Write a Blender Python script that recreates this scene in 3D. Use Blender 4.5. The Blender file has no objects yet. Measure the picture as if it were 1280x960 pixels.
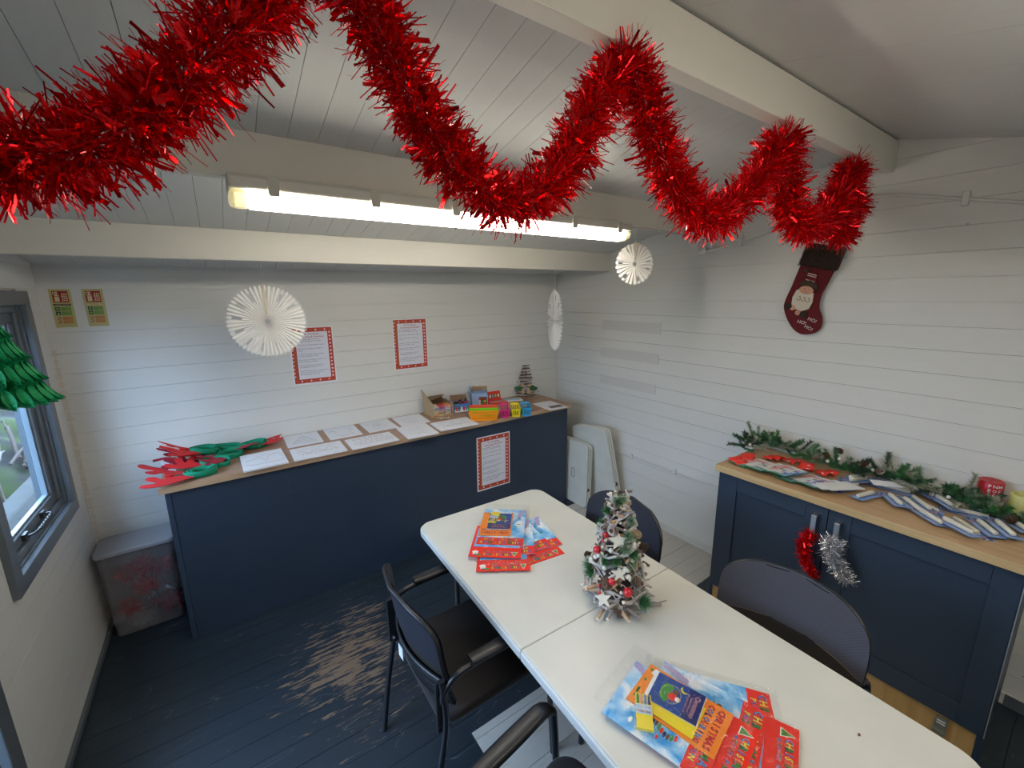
import bpy, bmesh, math, random
from math import pi, sin, cos, radians as rad
from mathutils import Matrix, Vector, Euler

# ------------------------------------------------------------------ camera, world, light, exposure
sc = bpy.context.scene
C = sc.collection
cam_d = bpy.data.cameras.new('camera'); cam = bpy.data.objects.new('camera', cam_d); C.objects.link(cam)
cam.location = (0.7283, -3.2078, 1.8762)
cam.rotation_euler = (1.3620, 0.0120, -0.6082)
cam_d.sensor_width = 36.0; cam_d.lens = 36.0 * 529.48 / 1280.0
cam_d.clip_start = 0.02; cam_d.clip_end = 200
sc.camera = cam

SKY_STRENGTH = 9.5
SKY_COL = (0.50, 0.70, 1.0, 1)
TUBE_STRENGTH = 15.0
TUBE_COL = (1.0, 0.92, 0.78, 1)
w = bpy.data.worlds.new('sky'); sc.world = w; w.use_nodes = True
bg = w.node_tree.nodes['Background']; bg.inputs[0].default_value = SKY_COL; bg.inputs[1].default_value = SKY_STRENGTH

sc.view_settings.view_transform = 'Standard'; sc.view_settings.look = 'None'
sc.view_settings.gamma = 1.0; sc.view_settings.use_curve_mapping = False
sc.view_settings.exposure = 0.42

def portal(name, loc, rot, sx, sy):
    l = bpy.data.lights.new(name, 'AREA'); l.shape = 'RECTANGLE'; l.size = sx; l.size_y = sy
    l.cycles.is_portal = True
    o = bpy.data.objects.new(name, l); o.location = loc; o.rotation_euler = rot; C.objects.link(o)
portal('window_portal', (-0.10, -0.64, 1.37), (0, rad(-90), 0), 1.10, 0.84)
portal('door_portal', (-0.10, -1.90, 0.98), (0, rad(-90), 0), 1.94, 0.96)

# ------------------------------------------------------------------ materials
MATS = {}
def mat(name, col, rough=0.5, metal=0.0, **k):
    if name in MATS: return MATS[name]
    m = bpy.data.materials.new(name); m.use_nodes = True
    n = m.node_tree.nodes; L = m.node_tree.links; b = n['Principled BSDF']
    b.inputs['Base Color'].default_value = (*col, 1); b.inputs['Roughness'].default_value = rough
    b.inputs['Metallic'].default_value = metal
    if 'trans' in k: b.inputs['Transmission Weight'].default_value = k['trans']
    if 'alpha' in k: b.inputs['Alpha'].default_value = k['alpha']
    if 'coat' in k: b.inputs['Coat Weight'].default_value = k['coat']
    if 'sheen' in k: b.inputs['Sheen Weight'].default_value = k['sheen']
    if 'sss' in k:
        b.inputs['Subsurface Weight'].default_value = k['sss']; b.inputs['Subsurface Radius'].default_value = (.02, .02, .02); b.inputs['Subsurface Scale'].default_value = 1
    if 'emit' in k:
        b.inputs['Emission Color'].default_value = (*k['emit'][0], 1); b.inputs['Emission Strength'].default_value = k['emit'][1]
    if 'noise' in k:      # (scale, amount, (stretch))
        s, a, st = k['noise']
        geo = n.new('ShaderNodeNewGeometry') if k.get('world') else n.new('ShaderNodeTexCoord')
        mp = n.new('ShaderNodeMapping'); mp.inputs['Scale'].default_value = st
        nz = n.new('ShaderNodeTexNoise'); nz.inputs['Scale'].default_value = s; nz.inputs['Detail'].default_value = 5
        L.new(geo.outputs['Position' if k.get('world') else 'Object'], mp.inputs[0]); L.new(mp.outputs[0], nz.inputs[0])
        mr = n.new('ShaderNodeMapRange'); mr.inputs[1].default_value = .3; mr.inputs[2].default_value = .7
        mr.inputs[3].default_value = 1 - a; mr.inputs[4].default_value = 1 + a * .5
        L.new(nz.outputs[0], mr.inputs[0])
        mx = n.new('ShaderNodeMix'); mx.data_type = 'RGBA'; mx.blend_type = 'MULTIPLY'; mx.inputs[0].default_value = 1
        mx.inputs[6].default_value = (*col, 1); L.new(mr.outputs[0], mx.inputs[7]); L.new(mx.outputs[2], b.inputs['Base Color'])
        if 'bump' in k:
            bp = n.new('ShaderNodeBump'); bp.inputs['Strength'].default_value = k['bump']; bp.inputs['Distance'].default_value = .002
            L.new(nz.outputs[0], bp.inputs['Height']); L.new(bp.outputs[0], b.inputs['Normal'])
    MATS[name] = m
    return m

def node_math(n, L, op, a, b_=None, c=None, clamp=False):
    m = n.new('ShaderNodeMath'); m.operation = op; m.use_clamp = clamp
    for i, x in enumerate((a, b_, c)):
        if x is None: continue
        if isinstance(x, (int, float)): m.inputs[i].default_value = x
        else: L.new(x, m.inputs[i])
    return m.outputs[0]

def wall_mat(name, col, grain, stain=None):
    """painted softwood boards: faint grain, knots, scuffs, rust stains where given"""
    m = bpy.data.materials.new(name); m.use_nodes = True
    n = m.node_tree.nodes; L = m.node_tree.links; b = n['Principled BSDF']; b.inputs['Roughness'].default_value = .38
    g = n.new('ShaderNodeNewGeometry'); mp = n.new('ShaderNodeMapping'); mp.inputs['Scale'].default_value = grain
    L.new(g.outputs['Position'], mp.inputs[0])
    nz = n.new('ShaderNodeTexNoise'); nz.inputs['Scale'].default_value = 6; nz.inputs['Detail'].default_value = 6; L.new(mp.outputs[0], nz.inputs[0])
    big = n.new('ShaderNodeTexNoise'); big.inputs['Scale'].default_value = 1.3; L.new(g.outputs['Position'], big.inputs[0])
    a = node_math(n, L, 'MULTIPLY_ADD', nz.outputs[0], .05, .955)
    a2 = node_math(n, L, 'MULTIPLY_ADD', big.outputs[0], .10, .93)
    f = node_math(n, L, 'MULTIPLY', a, a2)
    mx = n.new('ShaderNodeMix'); mx.data_type = 'RGBA'; mx.blend_type = 'MULTIPLY'; mx.inputs[0].default_value = 1
    mx.inputs[6].default_value = (*col, 1); L.new(f, mx.inputs[7]); out = mx.outputs[2]
    # small knots and nail marks
    vo = n.new('ShaderNodeTexVoronoi'); vo.inputs['Scale'].default_value = 3.1; L.new(g.outputs['Position'], vo.inputs[0])
    kn = node_math(n, L, 'LESS_THAN', vo.outputs['Distance'], .018)
    k2 = n.new('ShaderNodeMix'); k2.data_type = 'RGBA'; L.new(node_math(n, L, 'MULTIPLY', kn, .55), k2.inputs[0]); L.new(out, k2.inputs[6])
    k2.inputs[7].default_value = (.28, .25, .21, 1); out = k2.outputs[2]
    sep = n.new('ShaderNodeSeparateXYZ'); L.new(g.outputs['Position'], sep.inputs[0])
    if stain:
        for (ax, lo, hi, zlo, zhi) in stain:
            v = sep.outputs[ax]; z = sep.outputs[2]
            wob = node_math(n, L, 'MULTIPLY', nz.outputs[0], .0 if False else .06)
            near = node_math(n, L, 'LESS_THAN', node_math(n, L, 'ABSOLUTE', node_math(n, L, 'SUBTRACT', v, (lo + hi) / 2)), node_math(n, L, 'SUBTRACT', wob, .034 - (hi - lo) / 2))
            inz = node_math(n, L, 'MULTIPLY', node_math(n, L, 'GREATER_THAN', z, zlo), node_math(n, L, 'LESS_THAN', z, zhi))
            fac = node_math(n, L, 'MULTIPLY', node_math(n, L, 'MULTIPLY', near, inz), .30)
            sx = n.new('ShaderNodeMix'); sx.data_type = 'RGBA'; L.new(fac, sx.inputs[0]); L.new(out, sx.inputs[6])
            sx.inputs[7].default_value = (.52, .33, .17, 1); out = sx.outputs[2]
    L.new(out, b.inputs['Base Color'])
    bp = n.new('ShaderNodeBump'); bp.inputs['Strength'].default_value = .25; bp.inputs['Distance'].default_value = .002
    L.new(nz.outputs[0], bp.inputs['Height']); L.new(bp.outputs[0], b.inputs['Normal'])
    return m

WHITE = (.74, .745, .72)
m_wall_x = wall_mat('painted_boards_back', WHITE, (.6, 8, 8), [(0, 0, .022, .45, 1.62)])
m_wall_y = wall_mat('painted_boards_side', WHITE, (8, .6, 8), [(1, -.012, 0, .5, 1.5)])
m_ceil = wall_mat('painted_boards_ceiling', (.66, .665, .65), (8, .5, 8))
m_beam = wall_mat('painted_beam', (.76, .735, .66), (.4, 6, 6))
m_gap = mat('joint_dark', (.10, .09, .08), .9)
m_gapw = mat('joint_pale', (.72, .715, .69), .8)
m_grey = mat('grey_gloss_paint', (.105, .125, .145), .38, noise=(30, .08, (1, 1, 1)))
m_frame = mat('window_frame_paint', (.13, .155, .18), .32, noise=(24, .08, (1, 1, 1)))

def floor_mat():
    m = bpy.data.materials.new('painted_floorboards'); m.use_nodes = True
    n = m.node_tree.nodes; L = m.node_tree.links; b = n['Principled BSDF']
    g = n.new('ShaderNodeNewGeometry'); sep = n.new('ShaderNodeSeparateXYZ'); L.new(g.outputs['Position'], sep.inputs[0])
    X, Y = sep.outputs[0], sep.outputs[1]
    mp = n.new('ShaderNodeMapping'); mp.inputs['Scale'].default_value = (1.6, 12, 1); L.new(g.outputs['Position'], mp.inputs[0])
    gr = n.new('ShaderNodeTexNoise'); gr.inputs['Scale'].default_value = 5; gr.inputs['Detail'].default_value = 11; gr.inputs['Roughness'].default_value = .66; L.new(mp.outputs[0], gr.inputs[0])
    bigd = n.new('ShaderNodeTexNoise'); bigd.inputs['Scale'].default_value = 2.2; bigd.inputs['Detail'].default_value = 3; L.new(g.outputs['Position'], bigd.inputs[0])
    # blue-grey deck paint
    paint = n.new('ShaderNodeMix'); paint.data_type = 'RGBA'; L.new(bigd.outputs[0], paint.inputs[0])
    paint.inputs[6].default_value = (.012, .017, .021, 1); paint.inputs[7].default_value = (.022, .037, .054, 1)
    # worn wood where feet and chair legs rub, along the grain
    dx = node_math(n, L, 'DIVIDE', node_math(n, L, 'SUBTRACT', X, 1.12), .50); dy = node_math(n, L, 'DIVIDE', node_math(n, L, 'SUBTRACT', Y, -1.18), .62)
    d2 = node_math(n, L, 'ADD', node_math(n, L, 'MULTIPLY', dx, dx), node_math(n, L, 'MULTIPLY', dy, dy))
    blob = node_math(n, L, 'SUBTRACT', 1.0, d2, clamp=True)
    thr = node_math(n, L, 'MULTIPLY_ADD', blob, -.20, .71)
    worn = node_math(n, L, 'GREATER_THAN', node_math(n, L, 'ADD', gr.outputs[0], node_math(n, L, 'MULTIPLY_ADD', bigd.outputs[0], .35, -.175)), thr)
    wmx = n.new('ShaderNodeMix'); wmx.data_type = 'RGBA'; L.new(node_math(n, L, 'MULTIPLY', worn, .75), wmx.inputs[0]); L.new(paint.outputs[2], wmx.inputs[6]); wmx.inputs[7].default_value = (.23, .155, .095, 1)
    # pale scratches
    mp2 = n.new('ShaderNodeMapping'); mp2.inputs['Scale'].default_value = (.5, 2.5, 1); mp2.inputs['Rotation'].default_value = (0, 0, .35); L.new(g.outputs['Position'], mp2.inputs[0])
    wv = n.new('ShaderNodeTexNoise'); wv.inputs['Scale'].default_value = 3.0; wv.inputs['Detail'].default_value = 2; L.new(mp2.outputs[0], wv.inputs[0])
    scr = node_math(n, L, 'LESS_THAN', node_math(n, L, 'ABSOLUTE', node_math(n, L, 'SUBTRACT', wv.outputs[0], .58)), .0022)
    sm = n.new('ShaderNodeMix'); sm.data_type = 'RGBA'; L.new(node_math(n, L, 'MULTIPLY', scr, .16), sm.inputs[0]); L.new(wmx.outputs[2], sm.inputs[6]); sm.inputs[7].default_value = (.30, .33, .34, 1)
    # unpainted pale areas with straight cut edges
    def band(v, lo, hi):
        return node_math(n, L, 'MULTIPLY', node_math(n, L, 'GREATER_THAN', v, lo), node_math(n, L, 'LESS_THAN', v, hi))
    r1 = node_math(n, L, 'MULTIPLY', band(X, 1.42, 2.86), band(Y, -3.02, -1.866))
    wb = node_math(n, L, 'MULTIPLY', bigd.outputs[0], .16)
    r2 = node_math(n, L, 'MULTIPLY', band(X, 2.50, 3.6), node_math(n, L, 'MULTIPLY', node_math(n, L, 'GREATER_THAN', node_math(n, L, 'ADD', Y, wb), -1.80), node_math(n, L, 'LESS_THAN', Y, -.60)))
    r3 = node_math(n, L, 'MULTIPLY', band(X, 1.9, 2.86), band(Y, -1.88, -.62))
    pale = node_math(n, L, 'MAXIMUM', node_math(n, L, 'MAXIMUM', r1, r2), r3)
    creamy = n.new('ShaderNodeMix'); creamy.data_type = 'RGBA'
    pf = node_math(n, L, 'MULTIPLY', node_math(n, L, 'GREATER_THAN', gr.outputs[0], .60), .35)
    L.new(pf, creamy.inputs[0]); creamy.inputs[6].default_value = (.50, .48, .44, 1); creamy.inputs[7].default_value = (.36, .28, .19, 1)
    fin = n.new('ShaderNodeMix'); fin.data_type = 'RGBA'; L.new(pale, fin.inputs[0]); L.new(sm.outputs[2], fin.inputs[6]); L.new(creamy.outputs[2], fin.inputs[7])
    L.new(fin.outputs[2], b.inputs['Base Color'])
    L.new(node_math(n, L, 'MULTIPLY_ADD', gr.outputs[0], .35, .20), b.inputs['Roughness'])
    bp = n.new('ShaderNodeBump'); bp.inputs['Strength'].default_value = .35; bp.inputs['Distance'].default_value = .002
    L.new(gr.outputs[0], bp.inputs['Height']); L.new(bp.outputs[0], b.inputs['Normal'])
    return m
m_floor = floor_mat()

def wood_mat(name, c1, c2, axis='X', scale=5.0, rough=.42):
    m = bpy.data.materials.new(name); m.use_nodes = True
    n = m.node_tree.nodes; L = m.node_tree.links; b = n['Principled BSDF']; b.inputs['Roughness'].default_value = rough
    tc = n.new('ShaderNodeTexCoord'); mp = n.new('ShaderNodeMapping')
    mp.inputs['Scale'].default_value = {'X': (.7, 9, 9), 'Y': (9, .7, 9), 'Z': (9, 9, .7)}[axis]
    L.new(tc.outputs['Object'], mp.inputs[0])
    nz = n.new('ShaderNodeTexNoise'); nz.inputs['Scale'].default_value = scale; nz.inputs['Detail'].default_value = 6; nz.inputs['Distortion'].default_value = .6
    L.new(mp.outputs[0], nz.inputs[0])
    r = n.new('ShaderNodeValToRGB'); r.color_ramp.elements[0].position = .32; r.color_ramp.elements[0].color = (*c1, 1)
    r.color_ramp.elements[1].position = .68; r.color_ramp.elements[1].color = (*c2, 1)
    L.new(nz.outputs[0], r.inputs[0]); L.new(r.outputs[0], b.inputs['Base Color'])
    MATS[name] = m
    return m
m_top1 = wood_mat('oak_laminate', (.33, .185, .115), (.43, .265, .175), 'X')
m_top2 = wood_mat('oak_laminate_side', (.44, .27, .135), (.55, .36, .19), 'Y')
m_edge2 = wood_mat('oak_edge', (.52, .36, .17), (.64, .46, .24), 'Y')
m_kick = wood_mat('golden_plywood', (.46, .27, .09), (.60, .38, .15), 'Z', 3)
def spotted(name, col, rough, dark, sc_=9.0):
    m = bpy.data.materials.new(name); m.use_nodes = True
    n = m.node_tree.nodes; L = m.node_tree.links; b = n['Principled BSDF']; b.inputs['Roughness'].default_value = rough
    g = n.new('ShaderNodeNewGeometry')
    nz = n.new('ShaderNodeTexNoise'); nz.inputs['Scale'].default_value = 4; nz.inputs['Detail'].default_value = 4; L.new(g.outputs['Position'], nz.inputs[0])
    vo = n.new('ShaderNodeTexVoronoi'); vo.inputs['Scale'].default_value = sc_; L.new(g.outputs['Position'], vo.inputs[0])
    vs = n.new('ShaderNodeTexVoronoi'); vs.inputs['Scale'].default_value = 17; L.new(g.outputs['Position'], vs.inputs[0])
    k = node_math(n, L, 'LESS_THAN', vo.outputs['Distance'], .13)
    sp = node_math(n, L, 'LESS_THAN', vs.outputs['Distance'], .022)
    base = n.new('ShaderNodeMix'); base.data_type = 'RGBA'; L.new(nz.outputs[0], base.inputs[0])
    base.inputs[6].default_value = (*[c * .85 for c in col], 1); base.inputs[7].default_value = (*[c * 1.18 for c in col], 1)
    mx = n.new('ShaderNodeMix'); mx.data_type = 'RGBA'; L.new(node_math(n, L, 'MULTIPLY', k, .35), mx.inputs[0]); L.new(base.outputs[2], mx.inputs[6]); mx.inputs[7].default_value = (*dark, 1)
    m2 = n.new('ShaderNodeMix'); m2.data_type = 'RGBA'; L.new(node_math(n, L, 'MULTIPLY', sp, .5), m2.inputs[0]); L.new(mx.outputs[2], m2.inputs[6]); m2.inputs[7].default_value = (.35, .40, .45, 1)
    L.new(m2.outputs[2], b.inputs['Base Color']); MATS[name] = m
    return m
m_navy = spotted('navy_satin_paint', (.026, .043, .075), .42, (.017, .026, .040), 7)
m_navyb = spotted('navy_panel_paint', (.029, .047, .079), .42, (.017, .026, .040), 7)
m_navy_edge = mat('worn_paint_edge', (.22, .25, .28), .5)
m_tabletop = mat('moulded_cream_plastic', (.60, .60, .555), .36, noise=(7, .05, (1, 1, 1)), bump=.1)
m_tabrim = mat('table_rim_plastic', (.62, .63, .62), .34)
m_tabdirty = mat('scuffed_white_plastic', (.68, .69, .64), .42, noise=(9, .07, (1, 1, 1)))
m_seam = mat('seam_dark', (.12, .10, .08), .8)
m_steel = mat('grey_steel_tube', (.30, .31, .33), .35, .8)
m_black = mat('black_plastic', (.014, .015, .018), .38)
m_blackt = mat('black_tube', (.012, .014, .020), .30, .2, coat=.3)
m_seat = mat('black_seat_fabric', (.011, .009, .012), .85, noise=(400, .3, (1, 1, 1)), sheen=.15)
def weave(name, col, hole, scale):
    m = bpy.data.materials.new(name); m.use_nodes = True
    n = m.node_tree.nodes; L = m.node_tree.links; b = n['Principled BSDF']; b.inputs['Roughness'].default_value = .6
    g = n.new('ShaderNodeTexCoord'); sep = n.new('ShaderNodeSeparateXYZ'); L.new(g.outputs['Object'], sep.inputs[0])
    sy = node_math(n, L, 'SINE', node_math(n, L, 'MULTIPLY', sep.outputs[1], scale)); sz = node_math(n, L, 'SINE', node_math(n, L, 'MULTIPLY', sep.outputs[2], scale))
    pr = node_math(n, L, 'MULTIPLY', sy, sz)
    k = node_math(n, L, 'GREATER_THAN', pr, hole)
    mx = n.new('ShaderNodeMix'); mx.data_type = 'RGBA'; L.new(k, mx.inputs[0]); mx.inputs[6].default_value = (*col, 1); mx.inputs[7].default_value = (*[c * .30 for c in col], 1)
    L.new(mx.outputs[2], b.inputs['Base Color']); MATS[name] = m
    return m
m_mesh = weave('woven_mesh_back', (.024, .026, .042), .35, 1000)
m_mesh_lit = weave('woven_mesh_lit', (.088, .085, .108), .35, 1000)  # same mesh, lighter: front light on the sideboard chair put into the colour
m_meshd = weave('dark_woven_mesh', (.035, .030, .027), .2, 1000)
m_label_w = mat('white_label', (.75, .80, .84), .5)
m_paper = mat('white_paper', (.80, .81, .86), .7)
m_paperlay = mat('pale_lilac_paper', (.72, .73, .82), .7)
m_ink = mat('pencil_ink', (.28, .29, .33), .7)
m_inkd = mat('print_ink', (.10, .10, .14), .7)
m_redp = mat('poster_red', (.50, .045, .025), .6)
m_green = mat('poster_green', (.16, .20, .03), .6)
m_pink = mat('poster_white_dot', (.85, .68, .66), .6)
m_redtext = mat('poster_red_text', (.42, .03, .06), .6)
m_housing = mat('lamp_housing', (.62, .60, .53), .45)
m_clip = mat('lamp_clip', (.57, .55, .48), .4)
m_conduit = mat('white_conduit', (.70, .70, .67), .4)
m_thread = mat('white_thread', (.75, .74, .72), .6)
m_flake = mat('white_tissue', (.90, .885, .86), .75, trans=0)
def foil(name, col, rough=.22):
    m = bpy.data.materials.new(name); m.use_nodes = True
    b = m.node_tree.nodes['Principled BSDF']; b.inputs['Base Color'].default_value = (*col, 1)
    b.inputs['Metallic'].default_value = .95; b.inputs['Roughness'].default_value = rough
    MATS[name] = m
    return m
m_foil = foil('red_foil', (.90, .014, .024), .20)
m_foil2 = foil('deep_red_foil', (.72, .010, .02), .30)
m_foilw = foil('red_foil_wide', (.92, .020, .022), .16)
m_silver = foil('silver_foil', (.82, .83, .86), .2)
m_metal = mat('brushed_metal', (.52, .50, .48), .3, 1.0)
m_metald = mat('dark_metal', (.10, .10, .10), .35, .9)
m_red = mat('felt_red', (.62, .018, .022), .85)
m_redd = mat('felt_dark_red', (.34, .012, .03), .85)
m_felt = mat('felt_green', (.0, .235, .125), .85)
m_card = mat('kraft_card', (.46, .31, .17), .75)
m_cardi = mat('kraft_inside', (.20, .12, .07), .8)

# ------------------------------------------------------------------ mesh builder
class MB:
    def __init__(s): s.v = []; s.f = []; s.mi = []; s.sm = []; s.mats = []
    def mid(s, m):
        if m not in s.mats: s.mats.append(m)
        return s.mats.index(m)
    def add(s, vs, fs, m, M=None, smooth=False):
        o = len(s.v); i = s.mid(m)
        if M is not None: vs = [M @ Vector(p) for p in vs]
        s.v.extend([tuple(p) for p in vs])
        for f in fs: s.f.append([o + k for k in f]); s.mi.append(i); s.sm.append(smooth)
        return s
    def box(s, x0, x1, y0, y1, z0, z1, m, M=None):
        return s.add([(x0, y0, z0), (x1, y0, z0), (x1, y1, z0), (x0, y1, z0), (x0, y0, z1), (x1, y0, z1), (x1, y1, z1), (x0, y1, z1)],
                     [(0, 3, 2, 1), (4, 5, 6, 7), (0, 1, 5, 4), (1, 2, 6, 5), (2, 3, 7, 6), (3, 0, 4, 7)], m, M)
    def prism(s, poly, z0, z1, m, M=None, smooth=False):
        n = len(poly)
        vs = [(x, y, z0) for x, y in poly] + [(x, y, z1) for x, y in poly]
        fs = [tuple(range(n - 1, -1, -1)), tuple(range(n, 2 * n))]
        s.add(vs, fs, m, M)
        o = len(s.v) - 2 * n; i = s.mid(m)
        for k in range(n):
            a, b = k, (k + 1) % n
            s.f.append([o + a, o + b, o + n + b, o + n + a]); s.mi.append(i); s.sm.append(smooth)
        return s
    def quad(s, pts, m, M=None): return s.add(pts, [tuple(range(len(pts)))], m, M)
    def tube(s, pts, r, m, seg=8, caps=True, M=None, smooth=True):
        pts = [Vector(p) for p in pts]; n = len(pts); rs = r if isinstance(r, (list, tuple)) else [r] * n
        vs = []; up = Vector((0, 0, 1)); prev = None
        for i, p in enumerate(pts):
            t = (pts[min(i + 1, n - 1)] - pts[max(i - 1, 0)]).normalized()
            if prev is None:
                a = t.cross(up) if abs(t.dot(up)) < .95 else t.cross(Vector((1, 0, 0)))
            else: a = prev - t * prev.dot(t)
            a.normalize(); b = t.cross(a); prev = a
            for k in range(seg):
                q = 2 * pi * k / seg; vs.append(p + (a * cos(q) + b * sin(q)) * rs[i])
        fs = [(i * seg + k, i * seg + (k + 1) % seg, (i + 1) * seg + (k + 1) % seg, (i + 1) * seg + k) for i in range(n - 1) for k in range(seg)]
        s.add(vs, fs, m, M, smooth)
        if caps: s.add(vs[:seg], [tuple(range(seg - 1, -1, -1))], m, M); s.add(vs[-seg:], [tuple(range(seg))], m, M)
        return s
    def lathe(s, prof, m, seg=16, M=None, smooth=True):
        vs = [(r * cos(2 * pi * k / seg), r * sin(2 * pi * k / seg), z) for r, z in prof for k in range(seg)]
        fs = [(i * seg + k, i * seg + (k + 1) % seg, (i + 1) * seg + (k + 1) % seg, (i + 1) * seg + k) for i in range(len(prof) - 1) for k in range(seg)]
        return s.add(vs, fs, m, M, smooth)
    def ball(s, c, r, m, seg=12, rings=8, sq=(1, 1, 1), M=None):
        prof = [(max(1e-4, sin(pi * i / rings)), -cos(pi * i / rings)) for i in range(rings + 1)]
        T = Matrix.Translation(c) @ Matrix.Diagonal((r * sq[0], r * sq[1], r * sq[2], 1))
        return s.lathe(prof, m, seg, (M @ T) if M is not None else T)
    def grid(s, fn, nu, nv, m, smooth=True, M=None):
        vs = [fn(i / nu, j / nv) for j in range(nv + 1) for i in range(nu + 1)]
        fs = [(j * (nu + 1) + i, j * (nu + 1) + i + 1, (j + 1) * (nu + 1) + i + 1, (j + 1) * (nu + 1) + i) for j in range(nv) for i in range(nu)]
        return s.add(vs, fs, m, M, smooth)
    def text(s, t, size, m, M, align='CENTER', sx=1.0, res=2, bold=0.0):
        key = (t, res, bold, align)
        if key not in TXT:
            cu = bpy.data.curves.new('t', 'FONT'); cu.body = t; cu.resolution_u = res; cu.fill_mode = 'FRONT'; cu.align_x = align; cu.align_y = 'CENTER'; cu.size = 1; cu.offset = bold
            ob = bpy.data.objects.new('t', cu); C.objects.link(ob)
            dg = bpy.context.evaluated_depsgraph_get(); me = ob.evaluated_get(dg).to_mesh()
            TXT[key] = ([tuple(v.co) for v in me.vertices], [tuple(p.vertices) for p in me.polygons])
            ob.evaluated_get(dg).to_mesh_clear(); bpy.data.objects.remove(ob); bpy.data.curves.remove(cu)
        vs, fs = TXT[key]
        return s.add([(x * size * sx, y * size, 0) for x, y, z in vs], fs, m, M)
    def mesh(s, name):
        me = bpy.data.meshes.new(name); me.from_pydata(s.v, [], s.f)
        for m in s.mats: me.materials.append(m)
        me.polygons.foreach_set('material_index', s.mi); me.polygons.foreach_set('use_smooth', s.sm)
        me.update()
        return me
    def build(s, name, parent=None, loc=None, rot=None, bevel=0, seg=2, solid=0, subd=0):
        o = bpy.data.objects.new(name, s.mesh(name)); C.objects.link(o)
        if parent: o.parent = parent
        if loc is not None: o.location = loc
        if rot is not None: o.rotation_euler = rot
        if solid:
            d = o.modifiers.new('s', 'SOLIDIFY'); d.thickness = solid; d.offset = 0
        if subd:
            d = o.modifiers.new('d', 'SUBSURF'); d.levels = subd; d.render_levels = subd
        if bevel:
            b = o.modifiers.new('b', 'BEVEL'); b.width = bevel; b.segments = seg; b.limit_method = 'ANGLE'; b.angle_limit = rad(40)
        return o
TXT = {}
def inst(name, me, parent=None, loc=(0, 0, 0), rot=(0, 0, 0), scale=None):
    o = bpy.data.objects.new(name, me); C.objects.link(o); o.location = loc; o.rotation_euler = rot
    if scale is not None: o.scale = scale if isinstance(scale, (tuple, list)) else (scale,) * 3
    if parent: o.parent = parent
    return o
def empty(name, loc=(0, 0, 0), rz=0, rot=None):
    o = bpy.data.objects.new(name, None); C.objects.link(o); o.location = loc
    o.rotation_euler = rot if rot else (0, 0, rz); o.empty_display_size = .05
    return o
def tag(o, label, cat, group=None, kind=None):
    o['label'] = label; o['category'] = cat
    if group: o['group'] = group
    if kind: o['kind'] = kind
    return o
def struct(o): o['kind'] = 'structure'; return o
def copy_tree(o, parent=None):
    c = o.copy(); C.objects.link(c)
    if parent: c.parent = parent
    for ch in list(o.children): copy_tree(ch, c)
    return c
def T(x, y, z): return Matrix.Translation((x, y, z))
def RZ(a): return Matrix.Rotation(a, 4, 'Z')
def RX(a): return Matrix.Rotation(a, 4, 'X')
def RY(a): return Matrix.Rotation(a, 4, 'Y')
def smooth_path(pts, n=8):
    pts = [Vector(p) for p in pts]; out = []
    P = [pts[0] * 2 - pts[1]] + pts + [pts[-1] * 2 - pts[-2]]
    for i in range(1, len(P) - 2):
        for k in range(n):
            t = k / n; a, b, c, d = P[i - 1], P[i], P[i + 1], P[i + 2]
            out.append(.5 * ((2 * b) + (c - a) * t + (2 * a - 5 * b + 4 * c - d) * t * t + (3 * b - a - 3 * c + d) * t ** 3))
    out.append(pts[-1]); return out
def rrect(x0, x1, y0, y1, r, n=6):
    o = []
    for cx, cy, a0 in ((x1 - r, y1 - r, 0), (x0 + r, y1 - r, pi / 2), (x0 + r, y0 + r, pi), (x1 - r, y0 + r, 3 * pi / 2)):
        for k in range(n + 1):
            a = a0 + pi / 2 * k / n; o.append((cx + r * cos(a), cy + r * sin(a)))
    return o
R = random.Random(7)

# ------------------------------------------------------------------ room shell
W = 3.4977; YF = -4.9; ZE = 2.054; YR = -2.43; SL = .2153; SN = .25
def roof(y): return ZE - y * SL if y > YR else ZE - YR * SL - (YR - y) * SN
PITCH = .111; Z0 = .0417
# floor
fl = struct(MB().box(-.06, W + .06, YF - .06, .06, -.09, -.022, m_gap).build('floor'))
fb = MB().box(0, W, 0, .1075, -.02, 0, m_floor).mesh('board'); k = 0; y = -.04
while y > YF:
    y1 = y; y0 = y - .1095
    inst('board', fb, fl, (0, y0, R.uniform(-.0006, .0004))); y = y0
# back wall
def boards_x(name, yface, ysgn, backmat, m):
    ya, yb = (yface + .014, yface + .05) if ysgn > 0 else (yface - .05, yface - .014)
    wl = struct(MB().box(-.05, W + .05, ya, yb, -.05, roof(yface) + .03, backmat).build(name))
    me = MB().box(0, W, 0 if ysgn > 0 else -.013, .013 if ysgn > 0 else 0, 0, PITCH - .0012, m).mesh('board')
    z = Z0 - PITCH
    while z < roof(yface) - .002:
        top = min(z + PITCH - .0012, roof(yface) + .0)
        if top - z < PITCH - .003 or z < 0:
            MB().box(0, W, 0 if ysgn > 0 else -.013, .013 if ysgn > 0 else 0, max(z, 0), top, m).build('board', wl, (0, yface, 0))
        else: inst('board', me, wl, (0, yface + R.uniform(0, .0007) * ysgn, z))
        z += PITCH
    return wl
wb = boards_x('wall_back', 0, 1, m_gapw, m_wall_x)
wf = boards_x('wall_front', YF, -1, m_gapw, m_wall_x)
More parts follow.
